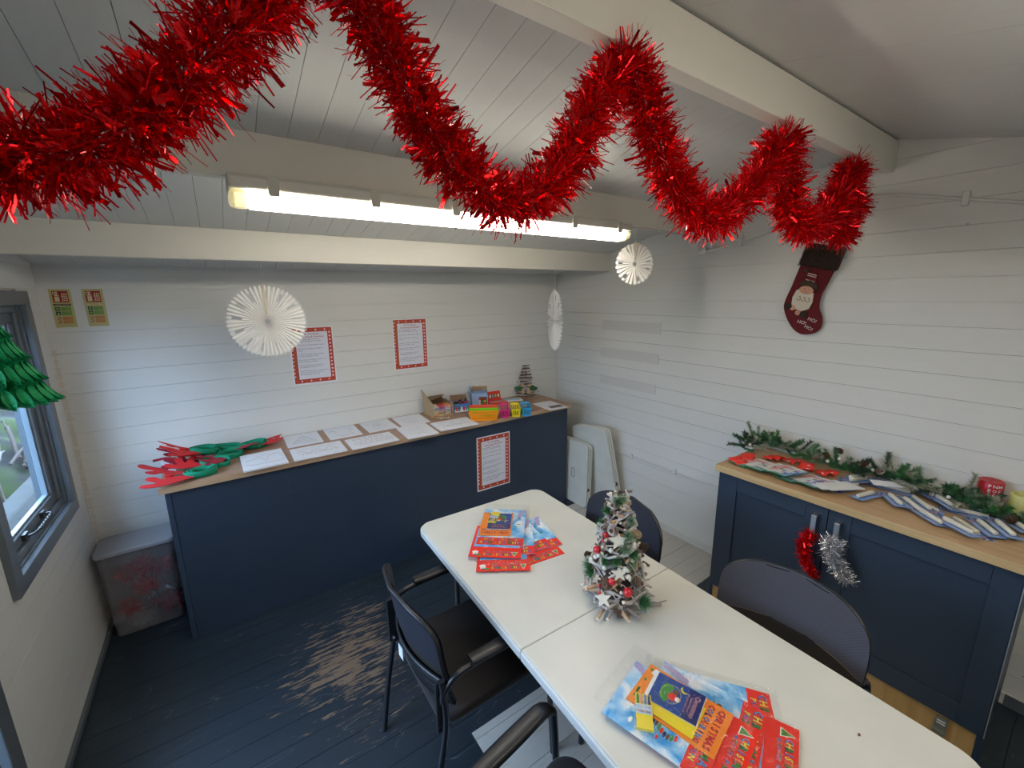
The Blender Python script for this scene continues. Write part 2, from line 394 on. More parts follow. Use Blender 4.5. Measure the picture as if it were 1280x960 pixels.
# gable walls, boards cut round the openings and under the roof slope
OPEN = [(-1.02, -.285, .865, 1.865), (-2.36, -1.42, -.01, 1.96)]       # window, door
def gable(name, xface, sgn, openings):
    def pr(mb, poly, xa, xb, m):
        mb.add([(xa, y, z) for y, z in poly] + [(xb, y, z) for y, z in poly],
               [tuple(range(len(poly))), tuple(range(2 * len(poly) - 1, len(poly) - 1, -1))] + [(i, i + len(poly), (i + 1) % len(poly) + len(poly), (i + 1) % len(poly)) for i in range(len(poly))], m)
    bk = MB(); xa, xb = xface + sgn * .014, xface + sgn * .05
    ys = sorted(set([YF - .05, .05, YR] + [v for o in openings for v in o[:2]]))
    for a, b in zip(ys[:-1], ys[1:]):
        op = [o for o in openings if o[0] <= a + 1e-6 and o[1] >= b - 1e-6]
        cuts = [(-.05, None)] if not op else [(-.05, op[0][2]), (op[0][3], None)]
        for lo, hi in cuts:
            if hi is not None and hi <= 0: continue
            pr(bk, [(a, lo), (b, lo), (b, hi if hi else roof(b) + .03), (a, hi if hi else roof(a) + .03)], xa, xb, m_gapw)
    wl = struct(bk.build(name)); z = Z0 - PITCH
    while z < 2.57:
        zb, zt = max(z, 0), z + PITCH - .0012
        segs = [(YF, 0)]
        for o in openings:
            if zt > o[2] and zb < o[3]:
                n2 = []
                for a, b in segs:
                    if b <= o[0] or a >= o[1]: n2.append((a, b))
                    else:
                        if a < o[0]: n2.append((a, o[0]))
                        if o[1] < b: n2.append((o[1], b))
                segs = n2
        for a, b in segs:
            poly = [(a, zb), (b, zb)]
            if zb >= roof(b):
                poly = [(a, zb), (-(zb - ZE) / SL, zb)]; b = poly[1][0]
            if zb >= roof(a):
                ya = YR - (roof(YR) - zb) / SN; poly[0] = (ya, zb); a = ya
            if poly[1][0] <= poly[0][0]: continue
            if zt > roof(b):
                yb = -(zt - ZE) / SL
                if zb < roof(b): poly.append((b, roof(b)))
                if yb > YR: poly.append((yb, zt))
            else: poly.append((b, zt))
            if zt > roof(YR): poly.append((YR, roof(YR)))
            elif zt > roof(a):
                poly.append((YR - (roof(YR) - zt) / SN, zt))
                if zb < roof(a): poly.append((a, roof(a)))
            else: poly.append((a, zt))
            j = R.uniform(0, .0006) * sgn
            mb = MB(); pr(mb, poly, xface + j, xface + sgn * .013, m_wall_y); mb.build('board', wl)
        z += PITCH
    return wl
wr = gable('wall_right', W, 1, []); wleft = gable('wall_left', 0, -1, OPEN)
# ceiling: two slopes of boards running up to the ridge
bk = MB()
for ya, yb in ((.05, YR), (YR, YF - .05)):
    za, zb = roof(ya) if ya <= 0 else ZE - ya * SL, roof(yb)
    bk.add([(-.05, ya, za + .014), (W + .05, ya, za + .014), (W + .05, yb, zb + .014), (-.05, yb, zb + .014),
            (-.05, ya, za + .06), (W + .05, ya, za + .06), (W + .05, yb, zb + .06), (-.05, yb, zb + .06)],
           [(0, 1, 2, 3), (7, 6, 5, 4), (0, 4, 5, 1), (1, 5, 6, 2), (2, 6, 7, 3), (3, 7, 4, 0)], m_gap)
ceil = struct(bk.build('ceiling'))
for ya, yb in ((0, YR + .001), (YR - .001, YF)):
    za, zb = roof(ya), roof(yb)
    gap_ = .0015 if ya == 0 else .0004
    def bm(wd): return MB().add([(0, ya, za), (wd, ya, za), (wd, yb, zb), (0, yb, zb), (0, ya, za + .013), (wd, ya, za + .013), (wd, yb, zb + .013), (0, yb, zb + .013)],
                  [(0, 1, 2, 3), (7, 6, 5, 4), (0, 4, 5, 1), (1, 5, 6, 2), (2, 6, 7, 3), (3, 7, 4, 0)], m_ceil).mesh('board')
    me = bm(.0905 - gap_); x = .005 - .0905 + .0905
    inst('board', bm(.0035), ceil, (0, 0, 0)); me_l = None
    while x + .0905 <= W:
        inst('board', me, ceil, (x, 0, R.uniform(-.0003, .0003))); x += .0905
    inst('board', bm(W - x), ceil, (x, 0, 0))
# beams along the room
def beam(name, y, z, hp, th=.05):
    return struct(MB().box(0, W, y, y + th, z, max(z + hp, roof(y) if y > YR else z + hp), m_beam).build(name, bevel=.003))
beam('trim_1', -.67, 2.0545, .13)
beam('trim_2', -1.5415, 2.2448, .13)
beam('trim_3', -2.455, 2.429, .135)
beam('trim_4', -3.33, 2.215, .13)
# skirtings
struct(MB().box(W - .016, W, YF, -.0, 0, .055, mat('skirting_paint', (.66, .65, .61), .5)).build('baseboard_right', bevel=.002))
struct(MB().box(0, .016, -1.34, 0, 0, .03, m_grey).build('baseboard_left', bevel=.002))
struct(MB().box(.016, W - .016, -.016, 0, 0, .05, m_grey).build('baseboard_back', bevel=.002))
struct(MB().box(W - .019, W - .0161, -4.2, -3.17, 0, .058, m_grey).build('trim_5'))
# light rectangles of fresh paint on the right wall where something was taken down
m_patch = mat('patch_paint', (.64, .635, .62), .5)
for (ya, yb, z0, z1) in ((-.60, -1.2, 1.565, 1.648), (-.595, -1.2, 1.33, 1.41), (-.594, -1.187, 1.09, 1.165)):
    pp = MB().box(W - .0016, W - .0002, yb, ya, z0, z1, m_patch).build('paint_patch', wr)
    pp['label'] = 'slightly greyer rectangle of paint'
# window -------------------------------------------------
win = struct(empty('window_1', (0, 0, 0)))
wy0, wy1, wz0, wz1 = -1.075, -.225, .81, 1.918
def frame_ring(mb, y0, y1, z0, z1, wd, xa, xb, m):
    mb.box(xa, xb, y0, y1, z0, z0 + wd, m); mb.box(xa, xb, y0, y1, z1 - wd, z1, m)
    mb.box(xa, xb, y0, y0 + wd, z0 + wd, z1 - wd, m); mb.box(xa, xb, y1 - wd, y1, z0 + wd, z1 - wd, m)
mb = MB(); frame_ring(mb, wy0, wy1, wz0, wz1, .062, -.001, .022, m_frame); mb.build('architrave', win, bevel=.003)
mb = MB(); frame_ring(mb, -1.019, -.286, .866, 1.864, .012, -.10, -.001, m_frame); mb.build('reveal', win)
mb = MB(); frame_ring(mb, -1.007, -.298, .878, 1.852, .030, -.055, -.012, m_frame); mb.build('outer_frame', win, bevel=.004)
m_sash = mat('sash_paint', (.20, .26, .31), .3)
mb = MB(); frame_ring(mb, -.977, -.328, .908, 1.822, .045, -.060, -.026, m_frame); sash = mb.build('sash', win, bevel=.005)
mb = MB(); frame_ring(mb, -.932, -.373, .953, 1.777, .010, -.056, -.036, m_sash); mb.build('glazing_bead', sash, bevel=.002)
m_glass = bpy.data.materials.new('clear_glass'); m_glass.use_nodes = True
_n = m_glass.node_tree.nodes; _L = m_glass.node_tree.links; _n.remove(_n['Principled BSDF'])
_t = _n.new('ShaderNodeBsdfTransparent'); _t.inputs[0].default_value = (.93, .96, .97, 1); _g = _n.new('ShaderNodeBsdfGlossy'); _g.inputs['Roughness'].default_value = .02
_f = _n.new('ShaderNodeLayerWeight'); _f.inputs[0].default_value = .25; _m = _n.new('ShaderNodeMixShader')
_p = _n.new('ShaderNodeMath'); _p.operation = 'POWER'; _p.inputs[1].default_value = 5; _L.new(_f.outputs['Facing'], _p.inputs[0])
_q = _n.new('ShaderNodeMath'); _q.operation = 'MULTIPLY_ADD'; _q.inputs[1].default_value = .6; _q.inputs[2].default_value = .03; _L.new(_p.outputs[0], _q.inputs[0])
_L.new(_q.outputs[0], _m.inputs[0]); _L.new(_t.outputs[0], _m.inputs[1]); _L.new(_g.outputs[0], _m.inputs[2]); _L.new(_m.outputs[0], _n['Material Output'].inputs[0])
MB().box(-.049, -.043, -.925, -.380, .960, 1.770, m_glass).build('glass', sash)
mb = MB(); mb.tube(smooth_path([(-.012, -.78, .932), (.010, -.77, .936), (.018, -.70, .938), (.016, -.60, .936), (.004, -.56, .934), (-.02, -.555, .93)], 5), .0055, m_metald, 8)
mb.box(-.026, -.014, -.80, -.76, .920, .946, m_metald); mb.box(-.026, -.014, -.575, -.540, .920, .946, m_metald)
for k in range(6): mb.ball((.017, -.74 + k * .026, .938), .0085, m_metald, 8, 6)
mb.build('stay_bar', win)['label'] = 'dark metal casement stay with knuckles'
# door opening in the left wall, just outside the picture; its leaf stands open outwards
dr = struct(empty('door_1', (0, 0, 0)))
mb = MB(); mb.box(-.06, .022, -1.42, -1.345, 0, 2.03, m_grey); mb.box(-.06, .022, -2.435, -2.36, 0, 2.03, m_grey); mb.box(-.06, .022, -2.36, -1.42, 1.96, 2.03, m_grey)
mb.build('door_frame', dr, bevel=.003)
mb = MB(); mb.box(-1.0, -.08, -2.40, -2.36, .02, 1.95, m_grey); leaf = mb.build('door_leaf', dr, bevel=.003)
MB().box(-.06, .02, -2.36, -1.42, -.02, .012, m_grey).build('threshold', dr)
MB().tube([(-.93, -2.345, 1.0), (-.93, -2.31, 1.0), (-.82, -2.31, 1.0)], .009, m_metal, 8).build('door_handle', leaf)

# ------------------------------------------------------------------ garden bank outside the window
def earth_mat(name, c1, c2, s):
    m = bpy.data.materials.new(name); m.use_nodes = True
    n = m.node_tree.nodes; L = m.node_tree.links; b = n['Principled BSDF']; b.inputs['Roughness'].default_value = .95
    g = n.new('ShaderNodeNewGeometry'); nz = n.new('ShaderNodeTexNoise'); nz.inputs['Scale'].default_value = s; nz.inputs['Detail'].default_value = 7; L.new(g.outputs['Position'], nz.inputs[0])
    r = n.new('ShaderNodeValToRGB'); r.color_ramp.elements[0].position = .42; r.color_ramp.elements[0].color = (*c1, 1); r.color_ramp.elements[1].position = .58; r.color_ramp.elements[1].color = (*c2, 1)
    L.new(nz.outputs[0], r.inputs[0]); L.new(r.outputs[0], b.inputs['Base Color'])
    bp = n.new('ShaderNodeBump'); bp.inputs['Strength'].default_value = .8; bp.inputs['Distance'].default_value = .03; L.new(nz.outputs[0], bp.inputs['Height']); L.new(bp.outputs[0], b.inputs['Normal'])
    return m
m_moss = earth_mat('moss_and_soil', (.010, .009, .007), (.022, .036, .003), 2.4)
m_stone = mat('weathered_concrete', (.028, .030, .028), .9, noise=(12, .3, (1, 1, 1)))
m_twigb = mat('dry_branch', (.045, .03, .022), .9); m_twigp = mat('pale_branch', (.11, .09, .075), .9)
m_leaf = mat('bramble_leaf', (.012, .028, .008), .6); m_leaf2 = mat('yellow_leaf', (.07, .08, .015), .6)
Rg = random.Random(3)
def gz(x, y):
    a = -.25 if x > -.8 else -.25 + min(1.0, (-x - .8) / 1.0) * .55 + max(0, -x - 1.8) * .30
    return a + .07 * sin(3.1 * x + y) * cos(2.3 * y) + .05 * sin(7 * y + 2 * x) * (1 if x < -1 else .2)
bank = MB().grid(lambda u, v: (-7.0 + 6.93 * u, -6 + 17 * v, gz(-7.0 + 6.93 * u, -6 + 17 * v)), 70, 150, m_moss).build('garden_bank')
struct(bank)
rw = struct(MB().box(-.95, -.80, -1.2, 8, -.32, .20, m_stone).build('retaining_wall', bevel=.02))
for i in range(60):
    y = Rg.uniform(.2, 4.6); x = Rg.uniform(-2.4, -1.25); ln = Rg.uniform(.5, 1.6); a = Rg.gauss(pi / 2 + .1, .16)
    r = Rg.uniform(.006, .022); pts = []
    for k in range(6):
        t = k / 5 - .5; px, py = x + cos(a) * ln * t, y + sin(a) * ln * t
        pts.append((px, py, gz(px, py) + .05 + .05 * (i % 4) + .03 * sin(k * 2 + i)))
    o = MB().tube(pts, [r, r, r * .9, r * .8, r * .6, r * .35], m_twigp if i % 3 == 0 else m_twigb, 6).build('branch')
    tag(o, 'fallen branch lying on the mossy bank beyond the window', 'branch', 'branches on the bank outside')
sh = MB()
for i in range(2600):
    y = Rg.uniform(1.5, 7); x = Rg.uniform(-5.5, -1.7); z = gz(x, y) + abs(Rg.gauss(0, .35)); s = Rg.uniform(.02, .06)
    M = T(x, y, z) @ Euler((Rg.uniform(0, 6), Rg.uniform(0, 6), Rg.uniform(0, 6))).to_matrix().to_4x4()
    sh.add([(-s, 0, 0), (0, -s * .5, 0), (s, 0, 0), (0, s * .5, s * .2)], [(0, 1, 2, 3)], m_leaf2 if i % 9 == 0 else m_leaf, M)
tag(sh.build('undergrowth'), 'tangled low brambles growing up the bank behind the window', 'shrub', kind='stuff')

# ------------------------------------------------------------------ fluorescent fittings
m_tube = mat('lit_diffuser', (.9, .9, .85), .5, emit=(TUBE_COL[:3], TUBE_STRENGTH))
m_endcap = mat('clear_diffuser_end', (.78, .76, .62), .25, alpha=.65)
m_endwarm = mat('lit_tube_end', (.9, .8, .5), .5, emit=((1.0, .82, .40), 1.6))
def fitting(x0, x1, yc, ztop, label):
    t = tag(empty('strip_light', ((x0 + x1) / 2, yc, ztop)), label, 'light')
    L = (x1 - x0) / 2
    prof = [(-.052, 0), (.052, 0), (.058, -.012), (.056, -.044), (-.056, -.044), (-.058, -.012)]
    def ext(p, a, b, m, nm, par, bev=0):
        n = len(p); mb = MB(); mb.add([(a, y, z) for y, z in p] + [(b, y, z) for y, z in p],
            [tuple(range(n)), tuple(range(2 * n - 1, n - 1, -1))] + [(i, i + n, (i + 1) % n + n, (i + 1) % n) for i in range(n)], m)
        return mb.build(nm, par, bevel=bev)
    ext(prof, -L, L, m_housing, 'housing', t, .006)
    dp = [(-.054, -.045), (.054, -.045)] + [(.054 * cos(a), -.060 - .034 * sin(a)) for a in [pi * k / 10 for k in range(11)]]
    ext(dp, -L + .055, L - .04, m_tube, 'diffuser', t)
    for a, b in ((-L, -L + .054), (L - .039, L)):
        e = ext([(y * .97, z * .99 - .0005) for y, z in dp], a, b, m_endcap, 'diffuser_end', t, .012)
        MB().box(min(a, b) + .018, max(a, b) - .004, -.02, .02, -.085, -.05, m_endwarm).build('tube_end', e)
    for k in range(6):
        x = -L + .12 + k * (2 * L - .22) / 5
        for sy in (-1, 1):
            MB().prism([(-.016, -.052), (-.013, -.060), (.013, -.060), (.016, -.052), (.016, -.004), (-.016, -.004)], .0575, .0640, m_clip, T(x, 0, 0) @ RX(pi / 2) @ Matrix.Diagonal((1, 1, -sy, 1))).build('clip', t, bevel=.001)
    return t
fitting(.812, 2.626, -1.560, 2.2440, 'long lit fluorescent strip light under the middle ceiling beam')
fitting(.80, 2.65, -3.36, 2.2140, 'second fluorescent strip light under the beam behind the camera')
mb = MB().tube(smooth_path([(2.626, -1.5, 2.226), (2.80, -1.515, 2.240), (3.1, -1.5, 2.237), (3.44, -1.50, 2.22), (3.488, -1.50, 2.17)], 5), .004, m_conduit, 6)
tag(mb.build('lamp_cable'), 'thin white cable running from the strip light to the right wall', 'cable')

# conduits on the right wall
mb = MB().tube(smooth_path([(W - .008, -1.52, 2.147), (W - .008, -1.56, 2.147), (W - .008, -1.903, 2.215), (W - .008, -2.30, 2.312), (W - .008, -2.45, 2.325), (W - .008, -2.66, 2.275), (W - .008, -2.90, 2.215), (W - .008, -4.4, 1.84)], 8), .0075, m_conduit, 8)
cd = tag(mb.build('conduit'), 'upper white conduit rising along the right wall behind the tinsel', 'pipe')
for y, z in ((-2.72, 2.262), (-1.75, 2.183), (-3.6, 2.04)):
    MB().box(W - .018, W - .0005, y - .012, y + .012, z - .03, z + .03, m_conduit).build('saddle_clip', cd, bevel=.003)
MB().lathe([(.0001, .02), (.026, .02), (.030, .014), (.030, 0)], m_conduit, 20, T(W - .0005, -1.50, 2.147) @ RY(-pi / 2)).build('junction_box', cd)
mb = MB().tube([(W - .007, -.03, .485), (W - .007, -.75, .500), (W - .007, -1.1, .520), (W - .007, -1.99, .527)], .0065, m_conduit, 8)
cd = tag(mb.build('conduit'), 'low white conduit along the right wall between the folded tables and sideboard', 'pipe')
for y, z in ((-.99, .514), (-1.41, .523)):
    MB().box(W - .016, W - .0005, y - .010, y + .010, z - .022, z + .022, m_conduit).build('saddle_clip', cd, bevel=.003)

# ------------------------------------------------------------------ counter along the back wall
ct = tag(empty('counter', (1.8, -.26, 0)), 'long navy painted counter along the back wall under the colouring sheets', 'counter')
def part(mb, name, par, **k):
    o = mb.build(name, par, **k); o.location = Vector(o.location) - par.location; return o
mb = MB().box(.425, 3.165, -.514, -.494, 0, .893, m_navy); part(mb, 'front_panel', ct, bevel=.002)
mb = MB().box(.400, .425, -.514, -.02, 0, .893, m_navy); part(mb, 'end_panel', ct, bevel=.002)
mb = MB().box(.404, .424, -.5165, -.5142, 0, .893, m_navyb); part(mb, 'corner_strip', ct, bevel=.001)
mb = MB().box(3.165, 3.187, -.514, -.02, 0, .893, m_navy); part(mb, 'end_panel', ct, bevel=.002)
mb = MB().box(.425, 3.165, -.489, -.02, .40, .42, m_navy); part(mb, 'shelf', ct)
mb = MB().box(1.795, 1.80, -.5146, -.5139, 0, .893, m_navyb); part(mb, 'joint_strip', ct)
wt = MB().box(-1.4115, 1.4115, -.267, .267, -.034, 0, m_top1).build('worktop', None, (1.793, -.2672, .9278), bevel=.0025)
MB().box(-1.4118, 1.4118, -.2685, -.2672, -.0335, -.0008, wood_mat('oak_edge_lit', (.46, .29, .17), (.60, .41, .26), 'X')).build('lit_edging', wt)  # front edge painted lighter oak, as if this shaded face caught light
tag(wt, 'long wood-effect worktop on the navy counter', 'worktop')

# ------------------------------------------------------------------ sideboard on the right
sb = tag(empty('sideboard', (3.24, -2.585, 0)), 'navy two-door sideboard with a light oak top against the right wall', 'cabinet')
XF = 2.993
def P(mb, name, par, root=sb, **k):
    o = mb.build(name, par, **k)
    if par is root: o.location = -Vector(root.location)
    return o
P(MB().box(XF + .004, W - .018, -3.157, -3.137, 0, .875, m_navy), 'side_panel', sb, bevel=.002)
P(MB().box(XF + .004, W - .018, -2.035, -2.015, 0, .875, m_navy), 'side_panel', sb, bevel=.002)
P(MB().box(XF - .0005, XF + .004, -3.157, -3.1535, .148, .872, m_navy_edge), 'worn_edge', sb)
P(MB().box(W - .026, W - .019, -3.137, -2.035, .06, .87, m_navy), 'back_panel', sb)
P(MB().box(XF + .03, W - .03, -3.137, -2.035, .145, .163, m_kick), 'bottom_shelf', sb)
P(MB().box(XF + .012, XF + .028, -3.137, -2.035, 0, .144, m_kick), 'plinth', sb)
P(MB().box(XF - .020, W - .0165, -3.170, -2.001, .875, .9123, m_edge2), 'worktop', sb, bevel=.003)
P(MB().box(XF - .0185, W - .018, -3.1685, -2.0025, .9124, .9128, m_top2), 'worktop_surface', sb)
def door(y0, y1, hy, st, rail):
    d = P(MB().box(XF + .010, XF + .018, y0, y1, .148, .871, m_navy), 'door', sb)
    for a, b, c, e, nm in ((y0, y0 + st[0], .148, .871, 'stile'), (y1 - st[1], y1, .148, .871, 'stile'), (y0 + st[0], y1 - st[1], .785, .871, 'rail'), (y0 + st[0], y1 - st[1], .148, .236, 'rail')):
        MB().box(XF, XF + .0098, a + .0004, b - .0004, c + .0004, e - .0004, m_navyb).build(nm, d, bevel=.0012)
    h = MB(); 
    pts = [(XF, .826), (XF - .028, .826), (XF - .032, .822), (XF - .032, .664), (XF - .028, .66), (XF, .66), (XF, .667), (XF - .025, .667), (XF - .025, .819), (XF, .819)]
    h.add([(x, hy - .011, z) for x, z in pts] + [(x, hy + .011, z) for x, z in pts], [(0, 1, 8, 9), (1, 2, 3, 8), (3, 4, 7, 8), (4, 5, 6, 7)] + [(19, 18, 11, 10), (18, 13, 12, 11), (18, 17, 14, 13), (17, 16, 15, 14)] + [(i, i + 10, (i + 1) % 10 + 10, (i + 1) % 10) for i in range(10)], m_metal)
    h.build('handle', d, bevel=.001)['label'] = 'brushed metal bar handle'
    return d
door(-2.5505, -2.034, -2.507, (.092, .087), None)
door(-3.152, -2.5535, -2.600, (.076, .090), None)
m_catch = mat('catch_grey', (.20, .21, .18), .4, .3)
cat = MB(); cat.box(XF - .004, XF + .011, -3.058, -3.022, .078, .132, m_catch)
for k in range(2): cat.box(XF - .0062, XF - .004, -3.053, -3.027, .108 + k * .012, .113 + k * .012, m_label_w)
cat.box(XF - .014, XF - .004, -3.060, -3.020, .066, .080, m_catch); P(cat, 'door_catch', sb, bevel=.001)['label'] = 'small grey magnetic catch'

# ------------------------------------------------------------------ folding table
TA = -1.6005; TC = Vector((1.7874, -2.2642, 0))
tb = tag(empty('folding_table', TC, TA), 'long cream plastic folding table in the middle of the room', 'table')
HL, HW = .9327, .380
for sgn in (-1, 1):
    out = rrect(-HL, HL, -HW, HW, .065, 8)
    out = [(x, y) for x, y in out if x * sgn >= 0]
    if sgn > 0:
        out = [p for p in rrect(.0009, HL, -HW, HW, .065, 8)]
        def fix(p): return (.0009 if p[0] < .2 else p[0], p[1])
    poly = [(.0009 * sgn, -HW * sgn), ] 
    arc = [p for p in rrect(-HL, HL, -HW, HW, .065, 8) if p[0] * sgn > .1]
    if sgn > 0: poly = [(.0009, -HW)] + sorted([p for p in arc if p[1] < 0], key=lambda p: (p[0], p[1])) + sorted([p for p in arc if p[1] > 0], key=lambda p: (-p[0], p[1])) + [(.0009, HW)]
    else: poly = [(-.0009, HW)] + sorted([p for p in arc if p[1] > 0], key=lambda p: (-p[0], -p[1])) + sorted([p for p in arc if p[1] < 0], key=lambda p: (p[0], -p[1])) + [(-.0009, -HW)]
    top = MB().prism([(x * .994 if abs(x) > .1 else x, y * .987) for x, y in poly], .722, .740, m_tabletop).build('tabletop_half', tb, bevel=.004)
    rim = MB().prism(poly, .700, .733, m_tabrim); r = rim.build('rim', top, bevel=.005)
for ux in (-.62, .62):
    lg = MB(); pts = smooth_path([(ux, -.31, .012), (ux, -.31, .66), (ux, -.28, .69), (ux, .28, .69), (ux, .31, .66), (ux, .31, .012)], 5)
    lg.tube(pts, .0125, m_steel, 8); lg.tube([(ux, -.31, .20), (ux, .31, .20)], .009, m_steel, 8)
    for s in (-.31, .31): lg.tube([(ux, s, 0), (ux, s, .03)], .0155, m_black, 8)
    lg.build('leg_frame', tb)
    MB().tube([(ux * .98, 0, .69), (ux * .45, 0, .42 + .25)], .008, m_steel, 6).build('brace', tb)

# ------------------------------------------------------------------ meeting chairs
def bsurf(u, v, off=0.0):
    """back surface: u across -1..1, v 0..1 up; front side faces +x"""
    w_ = .246 - .014 * v ** 2 - .02 * (1 - v) ** 2
    top = .874 - .050 * abs(u) ** 2.3; bot = .545 - .0 * u
    z = bot + (top - bot) * v
    x = -.205 - .055 * (z - .54) / .33 + .062 * u * u - .010 * sin(pi * v) + off
    return (x, u * w_, z)
def make_chair(label, group=None):
    t = tag(empty('meeting_chair'), label, 'chair', group)
    se = MB(); p = rrect(-.20, .27, -.235, .235, .07, 6); se.prism(p, .430, .475, m_seat, smooth=True)
    se.build('seat', t, bevel=.016, seg=3)
    MB().prism(rrect(-.17, .24, -.205, .205, .05, 4), .415, .4305, m_black).build('seat_pan', t)
    for sy in (-1, 1):
        y = sy * .25
        f = MB().tube(smooth_path([(.275, y, .0), (.255, y, .30), (.235, y, .58), (.222, y, .632), (.185, y, .650), (.05, y, .652), (-.09, y, .650), (-.15, y, .640), (-.195, y * .99, .60), (-.200, y * .97, .56)], 6), .0115, m_blackt, 10)
        f.build('leg', t)['label'] = 'front leg tube bending into the arm'
        r = MB().tube(smooth_path([(-.272, y, 0), (-.235, y, .25), (-.196, y, .46), (-.198, y * .98, .60), (-.200, y * .96, .64)], 6), .0115, m_blackt, 10)
        r.build('leg', t)
        pad = MB(); n = 12
        def pf(u, v, sy=sy, y=y):
            a = 2 * pi * v; x = -.095 + .315 * u; wd = .021 + .004 * sin(pi * u); zz = .668 - max(0, u - .82) ** 2 * .9
            return (x, y + wd * max(-1, min(1, 1.25 * cos(a))), zz + .012 * max(-1, min(1, 1.3 * sin(a))))
        pad.grid(pf, n, 12, m_black); pad.add([pf(0, k / 12) for k in range(12)], [tuple(range(12))], m_black); pad.add([pf(1, k / 12) for k in range(12)], [tuple(range(12))], m_black)
        pad.build('arm_pad', t)
        br = MB().box(-.222, -.182, y - .014 * sy - .006, y - .014 * sy + .006, .44, .64, m_black); br.build('bracket', t, bevel=.004)
        br = MB().tube([(-.20, sy * .21, .46), (-.205, sy * .245, .46)], .012, m_blackt, 8); br.build('spacer', t)
    MB().tube([(-.185, -.245, .455), (-.185, .245, .455)], .010, m_blackt, 8).build('cross_tube', t)
    MB().tube([(.21, -.25, .42), (.21, .25, .42)], .010, m_blackt, 8).build('cross_tube', t)
    rim = []
    for k in range(44):
        a = 2 * pi * k / 44; ca, sa = cos(a), sin(a)
        u = abs(ca) ** .30 * (1 if ca > 0 else -1); v = .5 + .5 * abs(sa) ** .30 * (1 if sa > 0 else -1)
        rim.append(bsurf(u * .975, .01 + v * .975, -.011))
    rim.append(rim[0]); rim.append(rim[1])
    MB().tube(rim, .0085, m_black, 8, caps=False).build('backrest_frame', t)
    def sq(u, v): return bsurf(-1 + 2 * u, v)
    def edge(u, v):
        """panel inside the rounded outline"""
        U, V = -1 + 2 * u, -1 + 2 * v
        k = max(abs(U), abs(V)); l = (abs(U) ** 6.6 + abs(V) ** 6.6) ** (1 / 6.6) or 1
        s = k / l; return (U * s, .5 + .5 * V * s)
    ms = MB().grid(lambda u, v: bsurf(*edge(u, .36 + .64 * v)), 22, 14, m_mesh).build('mesh_back', t)
    lo = MB().grid(lambda u, v: bsurf(*edge(u, .0 + .36 * v), off=.0015), 22, 5, m_meshd).build('lumbar_band', t)
    bd = MB().grid(lambda u, v: (lambda p: (p[0] - .012, p[1], p[2]))(bsurf(-1.0 + 2.0 * u, -.20 + .42 * v)), 22, 4, m_black).build('lower_rail', t, solid=.010)
    return t
ch1 = make_chair('black mesh armchair at the table nearest the counter, seen from behind', 'armchairs round the table')
c1 = ch1
c1.location = (1.385, -1.88, 0)
c2 = copy_tree(c1); c2.location = (1.240, -2.680, 0); c2.rotation_euler = (0, 0, rad(9)); c2['label'] = 'black armchair at the bottom edge of the picture, only arm and seat showing'
c3 = copy_tree(c1); c3.location = (2.065, -1.93, 0); c3.rotation_euler = (0, 0, pi - rad(2)); c3['label'] = 'black mesh armchair behind the twig Christmas tree, on the right wall side'
c4 = copy_tree(c1); c4.location = (2.09, -2.69, 0); c4.rotation_euler = (0, 0, pi + rad(3)); c4['label'] = 'mesh armchair in front of the sideboard with its back toned lighter as lit'
for ch in c4.children:
    if ch.name.startswith('mesh_back'): ch.data = ch.data.copy(); ch.data.materials[0] = m_mesh_lit; ch['label'] = 'mesh back toned lighter as lit from the front'
lb = MB().box(-.001, .001, -.019, .019, -.026, .026, m_label_w).build('sticker', c1, (-.236, .045, .548), (0, 0, .05)); lb['label'] = 'white maker sticker'

# ------------------------------------------------------------------ folded tables leaning in the gap
def folded(name, wd, ht, th, label, n=3, latch=True):
    t = tag(empty(name), label, 'folded table')
    for k in range(n):
        p = rrect(-wd / 2, wd / 2, 0, ht, .055 if wd > .35 else .04, 6); x0 = k * (th / n + .004)
        mb = MB(); nn = len(p); xa, xb = x0, x0 + th / n - .004
        mb.add([(xa, y, z) for y, z in p] + [(xb, y, z) for y, z in p], [tuple(range(nn)), tuple(range(2 * nn - 1, nn - 1, -1))] + [(i, i + nn, (i + 1) % nn + nn, (i + 1) % nn) for i in range(nn)], m_tabdirty)
        pnl = mb.build('leaf', t, bevel=.004)
        if k == 0 and latch:
            l = MB(); frame_ring(l, -.02, .02, ht * .42, ht * .42 + .085, .004, -.0015, .001, m_seam); l.build('latch', pnl)
    MB().box(th * .30, th * .78, -wd / 2 + .03, wd / 2 - .03, .03, ht - .03, m_steel).build('leg_frame', t)
    MB().tube([(th / 2, -wd / 2 + .04, ht * .35), (th / 2, -wd / 2 - .004, ht * .30), (th / 2, -wd / 2 + .03, ht * .2)], .008, m_black, 6).build('leg_tube', t)
    return t
f1 = folded('folded_bench', .34, .585, .058, 'small folded white plastic bench standing against the end of the counter')
f1.location = (3.215, -.565, .003); f1.rotation_euler = (0, rad(1.2), 0)
f2 = folded('folded_table', .43, .70, .062, 'larger folded white table leaning behind the small folded one', latch=False)
f2.location = (3.365, -.765, .040); f2.rotation_euler = (rad(-9), rad(-6.0), 0)

